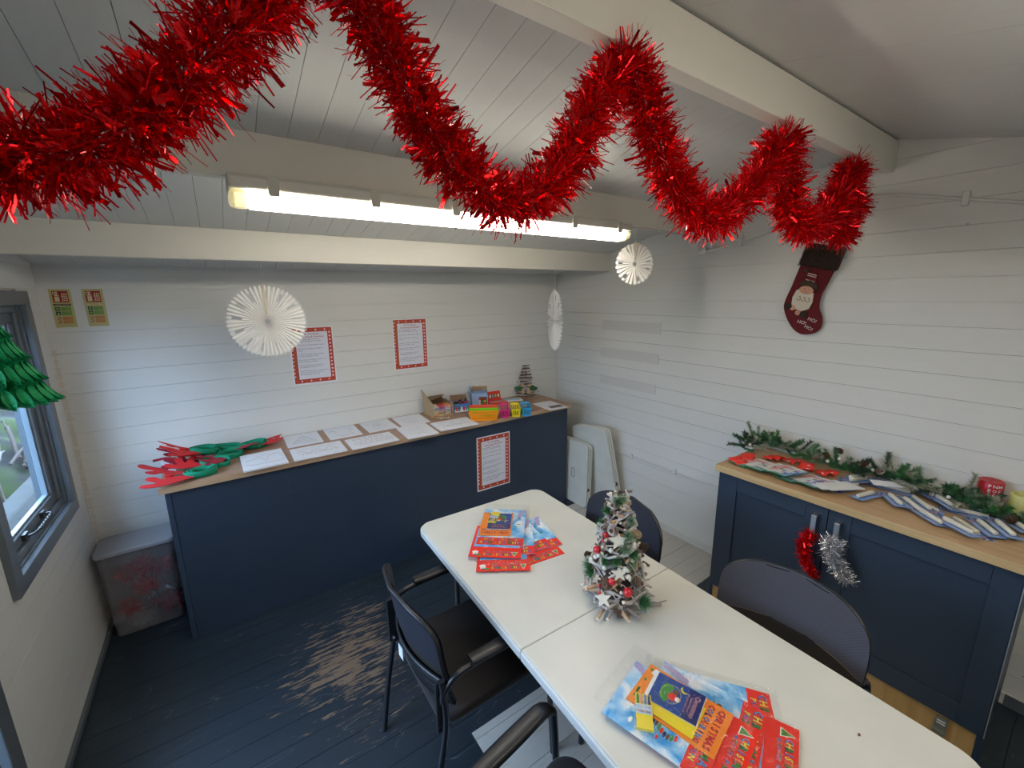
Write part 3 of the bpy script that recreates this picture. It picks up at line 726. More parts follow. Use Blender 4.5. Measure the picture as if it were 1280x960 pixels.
# ------------------------------------------------------------------ storage tub in the corner
m_tub = mat('cloudy_plastic', (.27, .26, .29), .22, alpha=.48)
m_tublid = mat('cloudy_lid', (.44, .44, .48), .25, alpha=.62)
tu = tag(empty('storage_tub', (.197, -.14, .002)), 'cloudy plastic storage tub of tinsel in the corner beside the counter', 'box')
hx, hy_, hh = .168, .112, .50
def tubring(s, z): return [(x, y, z) for x, y in rrect(-hx * s, hx * s, -hy_ * s, hy_ * s, .03, 4)]
mb = MB(); r0 = tubring(.90, 0); r1 = tubring(1, hh); nn = len(r0)
mb.add(r0 + r1, [tuple(range(nn - 1, -1, -1))] + [(i, (i + 1) % nn, (i + 1) % nn + nn, i + nn) for i in range(nn)], m_tub); mb.build('body', tu)
lid = MB().prism(rrect(-hx - .008, hx + .008, -hy_ - .008, hy_ + .006, .035, 5), hh - .004, hh + .022, m_tublid).build('lid', tu, bevel=.006)
for z, l in ((hh - .06, .075), (hh * .32, .06)):
    MB().box(hx - .010, hx + .007, -hy_ - .010, -hy_ + .010, z - l, z, m_black).build('clasp', tu, bevel=.003)

# ------------------------------------------------------------------ tinsel
def tinsel(mb, path, rad_fn, n_fine, n_wide, mats, Rr, wf=.0011, ww=.0075):
    P_ = [Vector(p) for p in path]; seg = [(P_[i + 1] - P_[i]).length for i in range(len(P_) - 1)]; tot = sum(seg); acc = [0]
    for s in seg: acc.append(acc[-1] + s)
    import bisect
    for i in range(n_fine + n_wide):
        d = Rr.uniform(0, tot); k = min(bisect.bisect_right(acc, d) - 1, len(seg) - 1); t = (d - acc[k]) / max(seg[k], 1e-6)
        p = P_[k].lerp(P_[k + 1], t); tg = (P_[k + 1] - P_[k]).normalized()
        v = Vector((Rr.gauss(0, 1), Rr.gauss(0, 1), Rr.gauss(0, 1))); v -= tg * v.dot(tg); v.normalize()
        dr = (v + tg * Rr.gauss(0, .45)).normalized(); sd = dr.cross(tg)
        if sd.length < .01: continue
        sd.normalize(); q = Matrix.Rotation(Rr.uniform(0, pi), 3, dr); sd = q @ sd
        ra = rad_fn(d / tot) * (Rr.uniform(.62, 1.08) if i < n_fine else Rr.uniform(.70, 1.05))
        wdt = wf * Rr.uniform(.7, 1.6) if i < n_fine else ww * Rr.uniform(.45, 1.2)
        m = mats[0] if Rr.random() < .6 else mats[1]
        if i >= n_fine: m = mats[2]
        mid = p + dr * ra * .55 + Vector((0, 0, -.02)) * ra * 2
        bend = Vector((Rr.gauss(0, .16), Rr.gauss(0, .16), Rr.gauss(-.05, .16))) * ra
        tip = p + dr * ra + bend
        if i >= n_fine:
            st = p + dr * ra * .35
            n_ = dr.cross(sd) * wdt * .8
            mb.add([st - sd * wdt * .5, st + sd * wdt * .5, mid + sd * wdt * .5 + n_, mid - sd * wdt * .5 + n_, tip + sd * wdt * .5, tip - sd * wdt * .5], [(0, 1, 2, 3), (3, 2, 4, 5)], m)
        else:
            mb.add([p + dr * ra * .15 - sd * wdt * .5, p + dr * ra * .15 + sd * wdt * .5, mid + sd * wdt * .5, mid - sd * wdt * .5, tip + sd * wdt * .42, tip - sd * wdt * .42], [(0, 1, 2, 3), (3, 2, 4, 5)], m)
gp = smooth_path([(.30, -2.40, 2.05), (.43, -2.40, 2.035), (.55, -2.405, 2.045), (.62, -2.41, 2.065), (.707, -2.42, 2.138), (.80, -2.43, 2.24), (.862, -2.435, 2.33), (.905, -2.44, 2.405), (.945, -2.44, 2.38), (.985, -2.44, 2.33),
      (1.068, -2.435, 2.206), (1.16, -2.43, 2.11), (1.273, -2.43, 2.066), (1.405, -2.43, 2.142), (1.50, -2.435, 2.29), (1.60, -2.44, 2.405), (1.70, -2.435, 2.30), (1.80, -2.43, 2.195), (1.93, -2.43, 2.115), (2.06, -2.43, 2.105), (2.22, -2.43, 2.20),
      (2.33, -2.435, 2.30), (2.405, -2.44, 2.385), (2.45, -2.435, 2.28), (2.52, -2.43, 2.18), (2.68, -2.43, 2.12), (2.83, -2.43, 2.17), (2.95, -2.435, 2.29), (3.045, -2.44, 2.395), (3.03, -2.43, 2.26), (3.06, -2.42, 2.14), (3.13, -2.40, 2.12), (3.24, -2.38, 2.21), (3.38, -2.37, 2.31)], 7)
gar = tag(empty('tinsel_garland', (0, 0, 0)), 'thick red tinsel garland swagged along the ridge beam across the ceiling', 'tinsel')
MB().tube(gp, .003, m_foil2, 5).build('cord', gar)
def grad(t): return .066 + .010 * min(1, max(0, (t - .22) / .4)) - .006 * min(1, max(0, (t - .8) / .1))
mb = MB(); tinsel(mb, gp, lambda t: grad(t), 24000, 0, (m_foil, m_foil2, m_foilw), random.Random(11), wf=.0021)
mb.build('fine_strands', gar)['kind'] = 'stuff'
mb = MB(); tinsel(mb, gp, lambda t: grad(t) * .93, 0, 5000, (m_foil, m_foil2, m_foilw), random.Random(12), ww=.0085)
mb.build('wide_strips', gar)['kind'] = 'stuff'
m_pin = mat('brass_pin', (.5, .4, .2), .3, .9)
for x in (.905, 1.60, 2.405, 3.045): MB().ball((x, -2.442, 2.425), .005, m_pin, 8, 5).build('pin', gar)
def small_tinsel(label, path, ra, nf, nw, mats, seed, group=None):
    t = tag(empty('tinsel', path[0]), label, 'tinsel', group); o = Vector(path[0])
    p = smooth_path([Vector(q) - o for q in path], 6)
    MB().tube(p, .0015, mats[1], 5).build('cord', t)
    mb = MB(); tinsel(mb, p, ra, nf, nw, mats, random.Random(seed), wf=.0011, ww=.0045); mb.build('strands', t)['kind'] = 'stuff'
    return t
small_tinsel('short piece of red tinsel tied to the left sideboard handle', [(XF - .030, -2.507, .735), (XF - .05, -2.490, .69), (XF - .05, -2.487, .64), (XF - .045, -2.500, .59), (XF - .04, -2.53, .545), (XF - .04, -2.55, .515)], lambda t: .040 - .012 * t, 1900, 160, (m_foil, m_foil2, m_foilw), 21)
small_tinsel('short piece of silver tinsel tied to the right sideboard handle', [(XF - .030, -2.600, .745), (XF - .052, -2.595, .71), (XF - .055, -2.61, .67), (XF - .05, -2.635, .63), (XF - .045, -2.665, .59), (XF - .045, -2.68, .57)], lambda t: .050 - .012 * t, 2400, 200, (m_silver, m_silver, m_silver), 22)
for i, (x, y, z, ms_, sd) in enumerate([(.20, -.20, .26, 0, 8), (.10, -.19, .16, 0, 9), (.30, -.19, .08, 0, 10), (.22, -.20, .38, 0, 11), (.14, -.16, .10, 0, 1), (.26, -.16, .12, 0, 2), (.12, -.205, .12, 1, 3), (.25, -.21, .22, 1, 4), (.13, -.15, .32, 0, 5), (.28, -.17, .33, 0, 6), (.18, -.18, .06, 1, 7)]):
    Rr = random.Random(sd); q = [(x + Rr.uniform(-.045, .045), y + Rr.uniform(-.02, .02), z + Rr.uniform(-.03, .03)) for _ in range(5)]
    small_tinsel('%s tinsel bundle inside the cloudy tub' % ('red' if ms_ == 0 else 'silver'), q, lambda t: .055, 900, 60, (m_foil, m_foil2, m_foilw) if ms_ == 0 else (m_silver,) * 3, sd + 50, '%s tinsel bundles in the tub' % ('red' if ms_ == 0 else 'silver'))

# ------------------------------------------------------------------ hanging paper decorations
def fan_disc(rr, n, depth, teeth):
    """pleated tissue wheel with a frilled, pierced rim, lying in the xz plane"""
    mb = MB(); N = 2 * n; rings = [.012, rr * .30, rr * .62, rr * .86, rr * .95]
    def pt(k, r):
        a = 2 * pi * k / N; return (r * cos(a), (depth if k % 2 else -depth) * (.25 + .75 * r / rr), r * sin(a))
    for i in range(len(rings) - 1):
        vs = [pt(k, rings[i]) for k in range(N)] + [pt(k, rings[i + 1]) for k in range(N)]
        fs = [(k, (k + 1) % N, (k + 1) % N + N, k + N) for k in range(N)]
        if i == 2: fs = [f for j, f in enumerate(fs) if j % 8 != 1]      # pierced ring
        mb.add(vs, fs, m_flake)
    for k in range(N):                                                    # frill
        p, q = pt(k, rings[-1]), pt(k + 1, rings[-1]); a = 2 * pi * (k + .5) / N; rt = rr * (1.01 if k % 2 else .98)
        mb.add([p, q, (rt * cos(a), 0, rt * sin(a))], [(0, 1, 2)], m_flake)
        if k % 2: b = a + .03; mb.add([(rr * .97 * cos(a), depth * .7, rr * .97 * sin(a)), (rr * .99 * cos(b), depth * .7, rr * .99 * sin(b)), (rr * 1.03 * cos(b), 0, rr * 1.03 * sin(b))], [(0, 1, 2)], m_flake)
    return mb
def flake(loc, rr, rz, ztop, label, n=48):
    t = tag(empty('paper_snowflake', loc, rz), label, 'decoration', None)
    fan_disc(rr, n, rr * .035, 0).build('pleated_disc', t)
    MB().tube([(0, 0, 0), (0, 0, ztop - loc[2])], .0012, m_thread, 4).build('thread', t)
    MB().box(-.004, .004, -rr * .04, rr * .04, rr * .2, rr * 1.03, mat('cream_tab', (.78, .68, .54), .7)).build('tab', t)
    return t
flake((.955, -.645, 1.752), .185, rad(-8), 2.0545, 'large white pleated paper snowflake hanging in front of the left poster', 52)
flake((2.915, -.645, 1.668), .235, rad(64), 2.0545, 'white paper snowflake hanging edge-on in the far right corner', 44)
flake((2.78, -1.515, 2.040), .118, rad(-25), 2.2448, 'small round white paper snowflake hanging past the right end of the lamp', 26)
# green honeycomb tree by the window
def honeycomb_tree(loc, rr, hh, ztop):
    t = tag(empty('honeycomb_paper_tree', loc), 'green honeycomb paper tree hanging beside the window', 'decoration')
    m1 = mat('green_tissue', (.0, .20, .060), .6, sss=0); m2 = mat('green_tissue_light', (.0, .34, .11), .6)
    tiers = 6; N = 26
    leaves = MB()
    for k in range(N):
        a0 = 2 * pi * k / N
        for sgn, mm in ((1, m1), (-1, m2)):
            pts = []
            for i in range(tiers):
                zb = hh * i / tiers; r0 = rr * (1 - i / tiers) ** .9; r1 = rr * (1 - (i + 1) / tiers) ** .9 * .80 + .003
                for s in range(7):
                    u = s / 6; r = r0 + (r1 - r0) * u ** .6; r = r - rr * .07 * (abs(u * 2 - .3) ** 1.0 if u < .2 else 0)
                    z = zb + hh / tiers * u; cell = sin(pi * ((i * 1.0 + u) % 1)) * sgn
                    pts.append((r, z, cell))
            vs = []; M_ = 6
            for (r, z, cell) in pts:
                for j in range(M_ + 1):
                    q = r * j / M_; off = cell * (pi / N) * .92 * (1 if (j % 2) else -.92) * (1 if j else 0)
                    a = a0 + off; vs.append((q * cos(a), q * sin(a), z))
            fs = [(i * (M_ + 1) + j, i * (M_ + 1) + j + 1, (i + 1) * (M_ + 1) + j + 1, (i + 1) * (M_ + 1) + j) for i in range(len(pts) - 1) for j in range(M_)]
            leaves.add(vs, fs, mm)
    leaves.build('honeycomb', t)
    MB().tube([(0, 0, hh), (0, 0, ztop - loc[2])], .001, m_thread, 4).build('thread', t)
honeycomb_tree((.205, -1.52, 1.60), .150, .36, 2.2448)

# ------------------------------------------------------------------ stocking
m_fur = mat('brown_plush', (.060, .038, .028), .95); m_sock = mat('maroon_felt', (.135, .008, .014), .9, noise=(60, .12, (1, 1, 1)))
m_skin = mat('peach_felt', (.62, .33, .22), .9); m_beard = mat('cream_felt', (.66, .60, .50), .95); m_gl = mat('brown_glove', (.035, .025, .02), .95)
st = tag(empty('christmas_stocking', (W - .012, -2.215, 2.095)), 'maroon Christmas stocking with brown plush cuff on the right wall', 'stocking')
st.rotation_euler = (rad(13.5), 0, 0)
# local: y across (+y is left in the picture), z down
outl = [(.082, -.02), (-.092, -.02), (-.080, -.16), (-.072, -.24), (-.085, -.30), (-.116, -.345), (-.130, -.395), (-.118, -.43), (-.088, -.452), (-.045, -.462), (.0, -.445), (.045, -.405), (.082, -.355), (.094, -.31), (.088, -.22)]
def yz(poly, xa, xb, m, nm, par, bev=0):
    n = len(poly); mb = MB(); mb.add([(xa, y, z) for y, z in poly] + [(xb, y, z) for y, z in poly],
        [tuple(range(n)), tuple(range(2 * n - 1, n - 1, -1))] + [(i, i + n, (i + 1) % n + n, (i + 1) % n) for i in range(n)], m); return mb.build(nm, par, bevel=bev)
def sm2(poly, n=4): return [(p.x, p.y) for p in smooth_path([(a, b, 0) for a, b in poly] + [(*poly[0], 0)], n)[:-1]]
yz([outl[0], outl[1]] + [(p.x, p.y) for p in smooth_path([(a, b, 0) for a, b in outl[2:]], 4)], -.022, .002, m_sock, 'sock', st, .008)
cuff = MB().box(-.034, .004, -.100, .090, -.10, .022, m_fur); cf = cuff.build('cuff', st, bevel=.012)
fz = MB(); Rf = random.Random(9)
for i in range(2600):
    y, z = Rf.uniform(-.10, .09), Rf.uniform(-.10, .022); d = Vector((-1, Rf.gauss(0, .5), Rf.gauss(-.5, .4))).normalized() * .013
    fz.add([(-.033, y - .0012, z), (-.033, y + .0012, z), (-.033 + d.x, y + d.y, z + d.z)], [(0, 1, 2)], m_fur)
fz.build('pile', cf)['kind'] = 'stuff'
def disc(cy, cz, ry, rz_, n=18): return [(cy + ry * cos(2 * pi * k / n), cz + rz_ * sin(2 * pi * k / n)) for k in range(n)]
gn = empty('gnome_patch', (0, 0, 0)); gn.parent = st
yz([(.030, -.215), (.052, -.235), (.058, -.275), (.050, -.315), (.022, -.335), (-.015, -.338), (-.045, -.318), (-.050, -.28), (-.040, -.235), (-.02, -.215)], -.030, -.0222, m_beard, 'beard', gn, .003)
yz(disc(.002, -.222, .036, .022), -.034, -.0225, m_skin, 'face', gn, .002)
yz([(.046, -.200), (.036, -.178), (.0, -.168), (-.04, -.180), (-.052, -.205), (-.056, -.225), (-.035, -.205), (.0, -.195), (.030, -.205)], -.038, -.0225, m_fur, 'hat_brim', gn, .003)
yz([(.028, -.175), (.030, -.128), (-.018, -.125), (-.030, -.175)], -.032, -.0225, m_sock, 'hat', gn, .002)
for z in (-.132, -.142, -.166): yz([(.024, z), (.024, z - .004), (-.022, z - .008), (-.022, z - .004)], -.0335, -.0321, m_beard, 'hat_stripe', gn)
yz(disc(.036, -.122, .012, .010), -.036, -.0225, m_fur, 'bobble', gn, .002)
yz(disc(.002, -.236, .010, .008), -.040, -.0341, m_skin, 'nose', gn, .002)
for y in (-.010, .012): yz(disc(y, -.217, .0025, .0025, 8), -.0352, -.0341, m_black, 'eye', gn)
for y, z in ((.062, -.328), (-.030, -.352)): yz(disc(y, z, .020, .019), -.034, -.0225, m_gl, 'mitten', gn, .003)
for y, z in ((.038, -.330), (.0, -.350)): yz(disc(y, z, .017, .016), -.031, -.0225, m_skin, 'foot', gn, .003)
for y0 in (.022, -.002, -.026):
    pts = [(-.0312, y0 + .012 * (1 - k / 10) * cos(k * .7), -.275 - .014 * sin(k * .7) * (1 - k / 14) + (k * .001)) for k in range(11)]
    MB().tube(pts, .0010, m_gl, 4).build('beard_curl', gn)
m_stitch = mat('white_stitch', (.75, .70, .68), .8)
for s_, y, z, a in (('HO!', -.080, -.372, -.15), ('HO!', -.035, -.398, .0), ('HO!', -.078, -.418, -.25)):
    Mx = T(-.0232, y, z) @ Matrix(((0, 0, -1, 0), (-1, 0, 0, 0), (0, 1, 0, 0), (0, 0, 0, 1))) @ RZ(a)
    MB().text(s_, .026, m_stitch, Mx).build('lettering', st)

# ------------------------------------------------------------------ posters and signs on the walls
BODY = [('Please carefully take one sheet from', 'the counter and begin your colouring!'), ('Choose your colouring pencils or crayons',), ('Take a seat at the table or stand by the', 'counter'),
        ('Complete the activity, and don\'t forget to', 'enter the competition ... stand!'), ('Please return your crayons / pencils to the', 'baskets when you are finished'),
        ('Share your finished pictures with us at', 'colouring@christmascorner.co.uk'), ('If you would like to take your colouring home', 'please put your sheet into a bag with', 'your name and age on the back')]
def poster_mesh():
    w_, h_ = .282, .398; mb = MB(); mb.box(-w_ / 2, w_ / 2, -.0004, 0, 0, h_, m_paper)
    M = RX(pi / 2); y = -.0007
    mb.add([(-.133, y, .008), (.133, y, .008), (.133, y, .390), (-.133, y, .390)], [(0, 1, 2, 3)], m_redp)
    y = -.0011
    mb.add([(-.103, y, .036), (.103, y, .036), (.103, y, .362), (-.103, y, .362)], [(0, 1, 2, 3)], m_paperlay)
    def dot(cx, cz, r, m, n=8): mb.add([(cx + r * cos(2 * pi * k / n), -.0012, cz + r * sin(2 * pi * k / n)) for k in range(n)], [tuple(range(n))], m)
    def tree(cx, cz): mb.add([(cx - .0045, -.0012, cz - .009), (cx + .0045, -.0012, cz - .009), (cx, -.0012, cz + .010)], [(0, 1, 2)], m_green)
    for i in range(9):
        x = -.118 + i * .0295
        (dot(x, .376, .0062, m_pink) if i % 2 else tree(x, .376)); (dot(x, .022, .0058, m_pink) if i % 2 else tree(x, .022))
    for i in range(13):
        z = .046 + i * .0258; tree(-.112, z); dot(-.127, z + .012, .005, m_pink); dot(.117, z, .0066, m_pink)
    Mt = lambda x, z: T(x, -.0014, z) @ RX(pi / 2)
    mb.text("It's Christmas", .0175, m_redtext, Mt(0, .348), bold=.01); mb.text('Colouring & Activities!', .0170, m_redtext, Mt(0, .329), bold=.01)
    z = .312
    for para in BODY:
        for ln in para: mb.text(ln, .0098, m_inkd, Mt(-.094, z), align='LEFT', res=1, bold=.012); z -= .0125
        z -= .0135
    return mb.mesh('poster')
pm = poster_mesh()
po = inst('poster', pm, None, (1.263, -.0006, 1.277), (0, rad(0.3), 0)); tag(po, 'red bordered notice on the back wall, partly behind the paper snowflake', 'poster')
po = inst('poster', pm, None, (1.979, -.0006, 1.302), (0, rad(0.2), 0)); tag(po, 'red bordered notice on the back wall to the right of centre', 'poster')
po = inst('poster', pm, None, (2.405, -.5152, .357), (0, rad(.6), 0), (1.09, 1, 1.115)); tag(po, 'red bordered notice stuck on the front of the navy counter', 'poster')
m_sgn = mat('photoluminescent_sign', (.50, .47, .20), .45); m_sgr = mat('sign_red', (.36, .015, .02), .45); m_sgg = mat('sign_dark_green', (.01, .085, .05), .45); m_sgl = mat('sign_light_green', (.19, .33, .07), .45); m_sgo = mat('sign_orange', (.52, .25, .07), .45); m_sgk = mat('sign_black', (.012, .012, .018), .45); m_sgc = mat('sign_cream', (.66, .60, .34), .45)
def sign(x, label, second):
    w_, h_ = .081, .198; mb = MB(); mb.box(0, w_, -.0015, 0, 0, h_, m_sgn); y = -.0018
    def r(x0, x1, z0, z1, m, d=0): mb.add([(x0, y - d, z0), (x1, y - d, z0), (x1, y - d, z1), (x0, y - d, z1)], [(0, 1, 2, 3)], m)
    def dc(cx, cz, ra, m, d): mb.add([(cx + ra * cos(2 * pi * k / 14), y - d, cz + ra * sin(2 * pi * k / 14)) for k in range(14)], [tuple(range(14))], m)
    r(.010, .070, .129, .188, m_sgr)
    # extinguisher and flames
    r(.017, .035, .134, .160, m_sgc, .0002); r(.017, .035, .163, .167, m_sgc, .0002); mb.add([(.019, y - .0002, .167), (.033, y - .0002, .167), (.029, y - .0002, .176), (.023, y - .0002, .176)], [(0, 1, 2, 3)], m_sgc)
    r(.022, .032, .177, .184, m_sgc, .0002); r(.013, .022, .179, .183, m_sgc, .0002); r(.013, .016, .168, .181, m_sgc, .0002)
    for k in range(3):
        for j in range(4): dz = .135 + j * .011; dx = .044 + k * .008 + (j % 2) * .002; mb.add([(dx, y - .0002, dz), (dx + .006, y - .0002, dz + .002), (dx + .003, y - .0002, dz + .011 - k * .001), (dx - .001, y - .0002, dz + .006)], [(0, 1, 2, 3)], m_sgc)
    Mt = lambda x_, z_, d=.0006: T(x_, y - d, z_) @ RX(pi / 2)
    if second: r(.008, .073, .112, .122, m_sgo); r(.0095, .0715, .1133, .1207, m_sgc, .0002); mb.text('Foam Spray', .0085, m_sgo, Mt(.0405, .1168), bold=.02)
    else: r(.008, .073, .112, .122, m_sgk); mb.text('CARBON DIOXIDE', .0065, m_sgc, Mt(.0405, .1168), bold=.01)
    for k in range(2):
        z0 = .086 - k * .023; r(.010, .029, z0, z0 + .020, m_sgg); r(.032, .070, z0, z0 + .020, m_sgg, 0); r(.0328, .0692, z0 + .0008, z0 + .0192, m_sgl, .0002)
        if not second and k == 1: mb.add([(.016, y - .0002, z0 + .003), (.024, y - .0002, z0 + .003), (.020, y - .0002, z0 + .016)], [(0, 1, 2)], m_sgc)
        else: dc(.0195, z0 + .010, .006, m_sgl, .0002)
        for j in range(3): mb.text(('Use on', 'flammable', 'liquids') [j] if k == 0 else ('Safe on', 'wood, paper', '& textiles')[j], .0050, m_sgg, Mt(.034, z0 + .0155 - j * .0055), align='LEFT', res=1)
    for k in range(2):
        z0 = .039 - k * .0195; dc(.0195, z0 + .0085, .0092, m_sgr, 0); dc(.0195, z0 + .0085, .0070, m_sgc, .0002); dc(.0195, z0 + .0085, .0035, m_sgk, .0004)
        mb.add([(.0135, y - .0006, z0 + .0025), (.0155, y - .0006, z0 + .0015), (.0255, y - .0006, z0 + .0145), (.0235, y - .0006, z0 + .0155)], [(0, 1, 2, 3)], m_sgr)
        r(.032, .070, z0, z0 + .017, m_sgr, 0); r(.0328, .0692, z0 + .0008, z0 + .0162, m_sgo, .0002)
        for j in range(2): mb.text((('Do not use on', 'live electrical') if k == 0 else ('Do not use', 'in confined space'))[j], .0047, m_sgr, Mt(.034, z0 + .0115 - j * .0055), align='LEFT', res=1)
    mb.text('Know your fire extinguisher', .0045, m_sgr, Mt(.0405, .010), res=1)
    o = mb.build('fire_sign', None, (x, -.0006, 1.733)); return tag(o, label, 'sign', None)
sign(.042, 'fire extinguisher sign with a black strip, nearer the corner', False)
sign(.167, 'fire extinguisher sign with a red outlined strip, right of the other sign', True)

# ------------------------------------------------------------------ printed gift packs on the table
cx_ = {k: mat(k, c, .35, coat=.3) for k, c in dict(print_red=(.80, .032, .018), print_orange=(.88, .25, .025), print_blue=(.012, .06, .28), print_sky=(.10, .40, .78), print_skyw=(.42, .66, .84), print_lilac=(.42, .36, .60),
      print_yellow=(.82, .66, .02), print_green=(.05, .26, .05), print_navy=(.012, .02, .13), print_white=(.80, .80, .80), print_brown=(.16, .07, .03), print_pinkish=(.72, .30, .28), print_mid=(.08, .22, .55)).items()}
m_clear = bpy.data.materials.new('clear_film'); m_clear.use_nodes = True
_n = m_clear.node_tree.nodes; _L = m_clear.node_tree.links; _n.remove(_n['Principled BSDF'])
_t = _n.new('ShaderNodeBsdfTransparent'); _t.inputs[0].default_value = (.97, .975, .98, 1); _g = _n.new('ShaderNodeBsdfGlossy'); _g.inputs['Roughness'].default_value = .12
_f = _n.new('ShaderNodeLayerWeight'); _f.inputs[0].default_value = .25; _m = _n.new('ShaderNodeMixShader')
_p = _n.new('ShaderNodeMath'); _p.operation = 'POWER'; _p.inputs[1].default_value = 4; _L.new(_f.outputs['Facing'], _p.inputs[0])
_q = _n.new('ShaderNodeMath'); _q.operation = 'MULTIPLY_ADD'; _q.inputs[1].default_value = .5; _q.inputs[2].default_value = .075; _L.new(_p.outputs[0], _q.inputs[0])
_tc = _n.new('ShaderNodeTexNoise'); _tc.inputs['Scale'].default_value = 30; _bp = _n.new('ShaderNodeBump'); _bp.inputs['Strength'].default_value = .5; _bp.inputs['Distance'].default_value = .004
_L.new(_tc.outputs[0], _bp.inputs['Height']); _L.new(_bp.outputs[0], _g.inputs['Normal'])
_L.new(_q.outputs[0], _m.inputs[0]); _L.new(_t.outputs[0], _m.inputs[1]); _L.new(_g.outputs[0], _m.inputs[2]); _L.new(_m.outputs[0], _n['Material Output'].inputs[0])
CY = ['print_mid', 'print_yellow', 'print_green', 'print_mid', 'print_yellow', 'print_orange', 'print_green', 'print_mid', 'print_yellow']
def picture(name, c1, c2, c3, sc_):
    m = bpy.data.materials.new(name); m.use_nodes = True
    n = m.node_tree.nodes; L = m.node_tree.links; b = n['Principled BSDF']; b.inputs['Roughness'].default_value = .35; b.inputs['Coat Weight'].default_value = .3
    tc = n.new('ShaderNodeTexCoord'); nz = n.new('ShaderNodeTexNoise'); nz.inputs['Scale'].default_value = sc_; nz.inputs['Detail'].default_value = 3; nz.inputs['Distortion'].default_value = .8; L.new(tc.outputs['Object'], nz.inputs[0])
    r = n.new('ShaderNodeValToRGB'); e = r.color_ramp.elements; e[0].position = .36; e[0].color = (*c1, 1); e[1].position = .62; e[1].color = (*c2, 1); x = e.new(.50); x.color = (*c3, 1)
    L.new(nz.outputs[0], r.inputs[0]); L.new(r.outputs[0], b.inputs['Base Color']); return m
cx_['print_skypic'] = picture('printed_winter_sky', (.02, .30, .72), (.75, .78, .84), (.30, .58, .84), 14)
cx_['print_smallpic'] = picture('printed_snow_scene', (.03, .10, .50), (.75, .72, .72), (.10, .25, .66), 38)
def letters(mb, s, x0, x1, y, size, z, cyc, sx=1.0, outline=True):
    n = len(s); st_ = (x1 - x0) / max(1, n - 1)
    for i, c in enumerate(s):
        if c == ' ': continue
        if outline: mb.text(c, size * 1.0, cx_['print_navy'], T(x0 + st_ * i + size * .03, y - size * .03, z), sx=sx, res=1, bold=.045)
        mb.text(c, size, cx_[cyc[i % len(cyc)]] if isinstance(cyc, list) else cyc, T(x0 + st_ * i, y, z + .0003), sx=sx, res=1, bold=.02)
def rect(mb, x0, x1, y0, y1, z, m): mb.add([(x0, y0, z), (x1, y0, z), (x1, y1, z), (x0, y1, z)], [(0, 1, 2, 3)], m)
def blob(mb, cx, cy, rx, ry, z, m, n=14): mb.add([(cx + rx * cos(2 * pi * k / n), cy + ry * sin(2 * pi * k / n), z) for k in range(n)], [tuple(range(n))], m)
def xtree(mb, cx, cy, s, z, up=1):
    mb.add([(cx - s * .55, cy - s * .6 * up, z), (cx + s * .55, cy - s * .6 * up, z), (cx, cy + s * .75 * up, z)], [(0, 1, 2) if up > 0 else (2, 1, 0)], cx_['print_white'])
    mb.add([(cx - s * .44, cy - s * .5 * up, z + .0003), (cx + s * .44, cy - s * .5 * up, z + .0003), (cx, cy + s * .6 * up, z + .0003)], [(0, 1, 2) if up > 0 else (2, 1, 0)], cx_['print_green'])
    for k in range(7): blob(mb, cx + s * .22 * sin(k * 2.4) * (1 - k / 9), cy + up * (-.4 + k * .12) * s, s * .05, s * .05, z + .0006, cx_['print_red' if k % 2 else 'print_yellow'], 6)
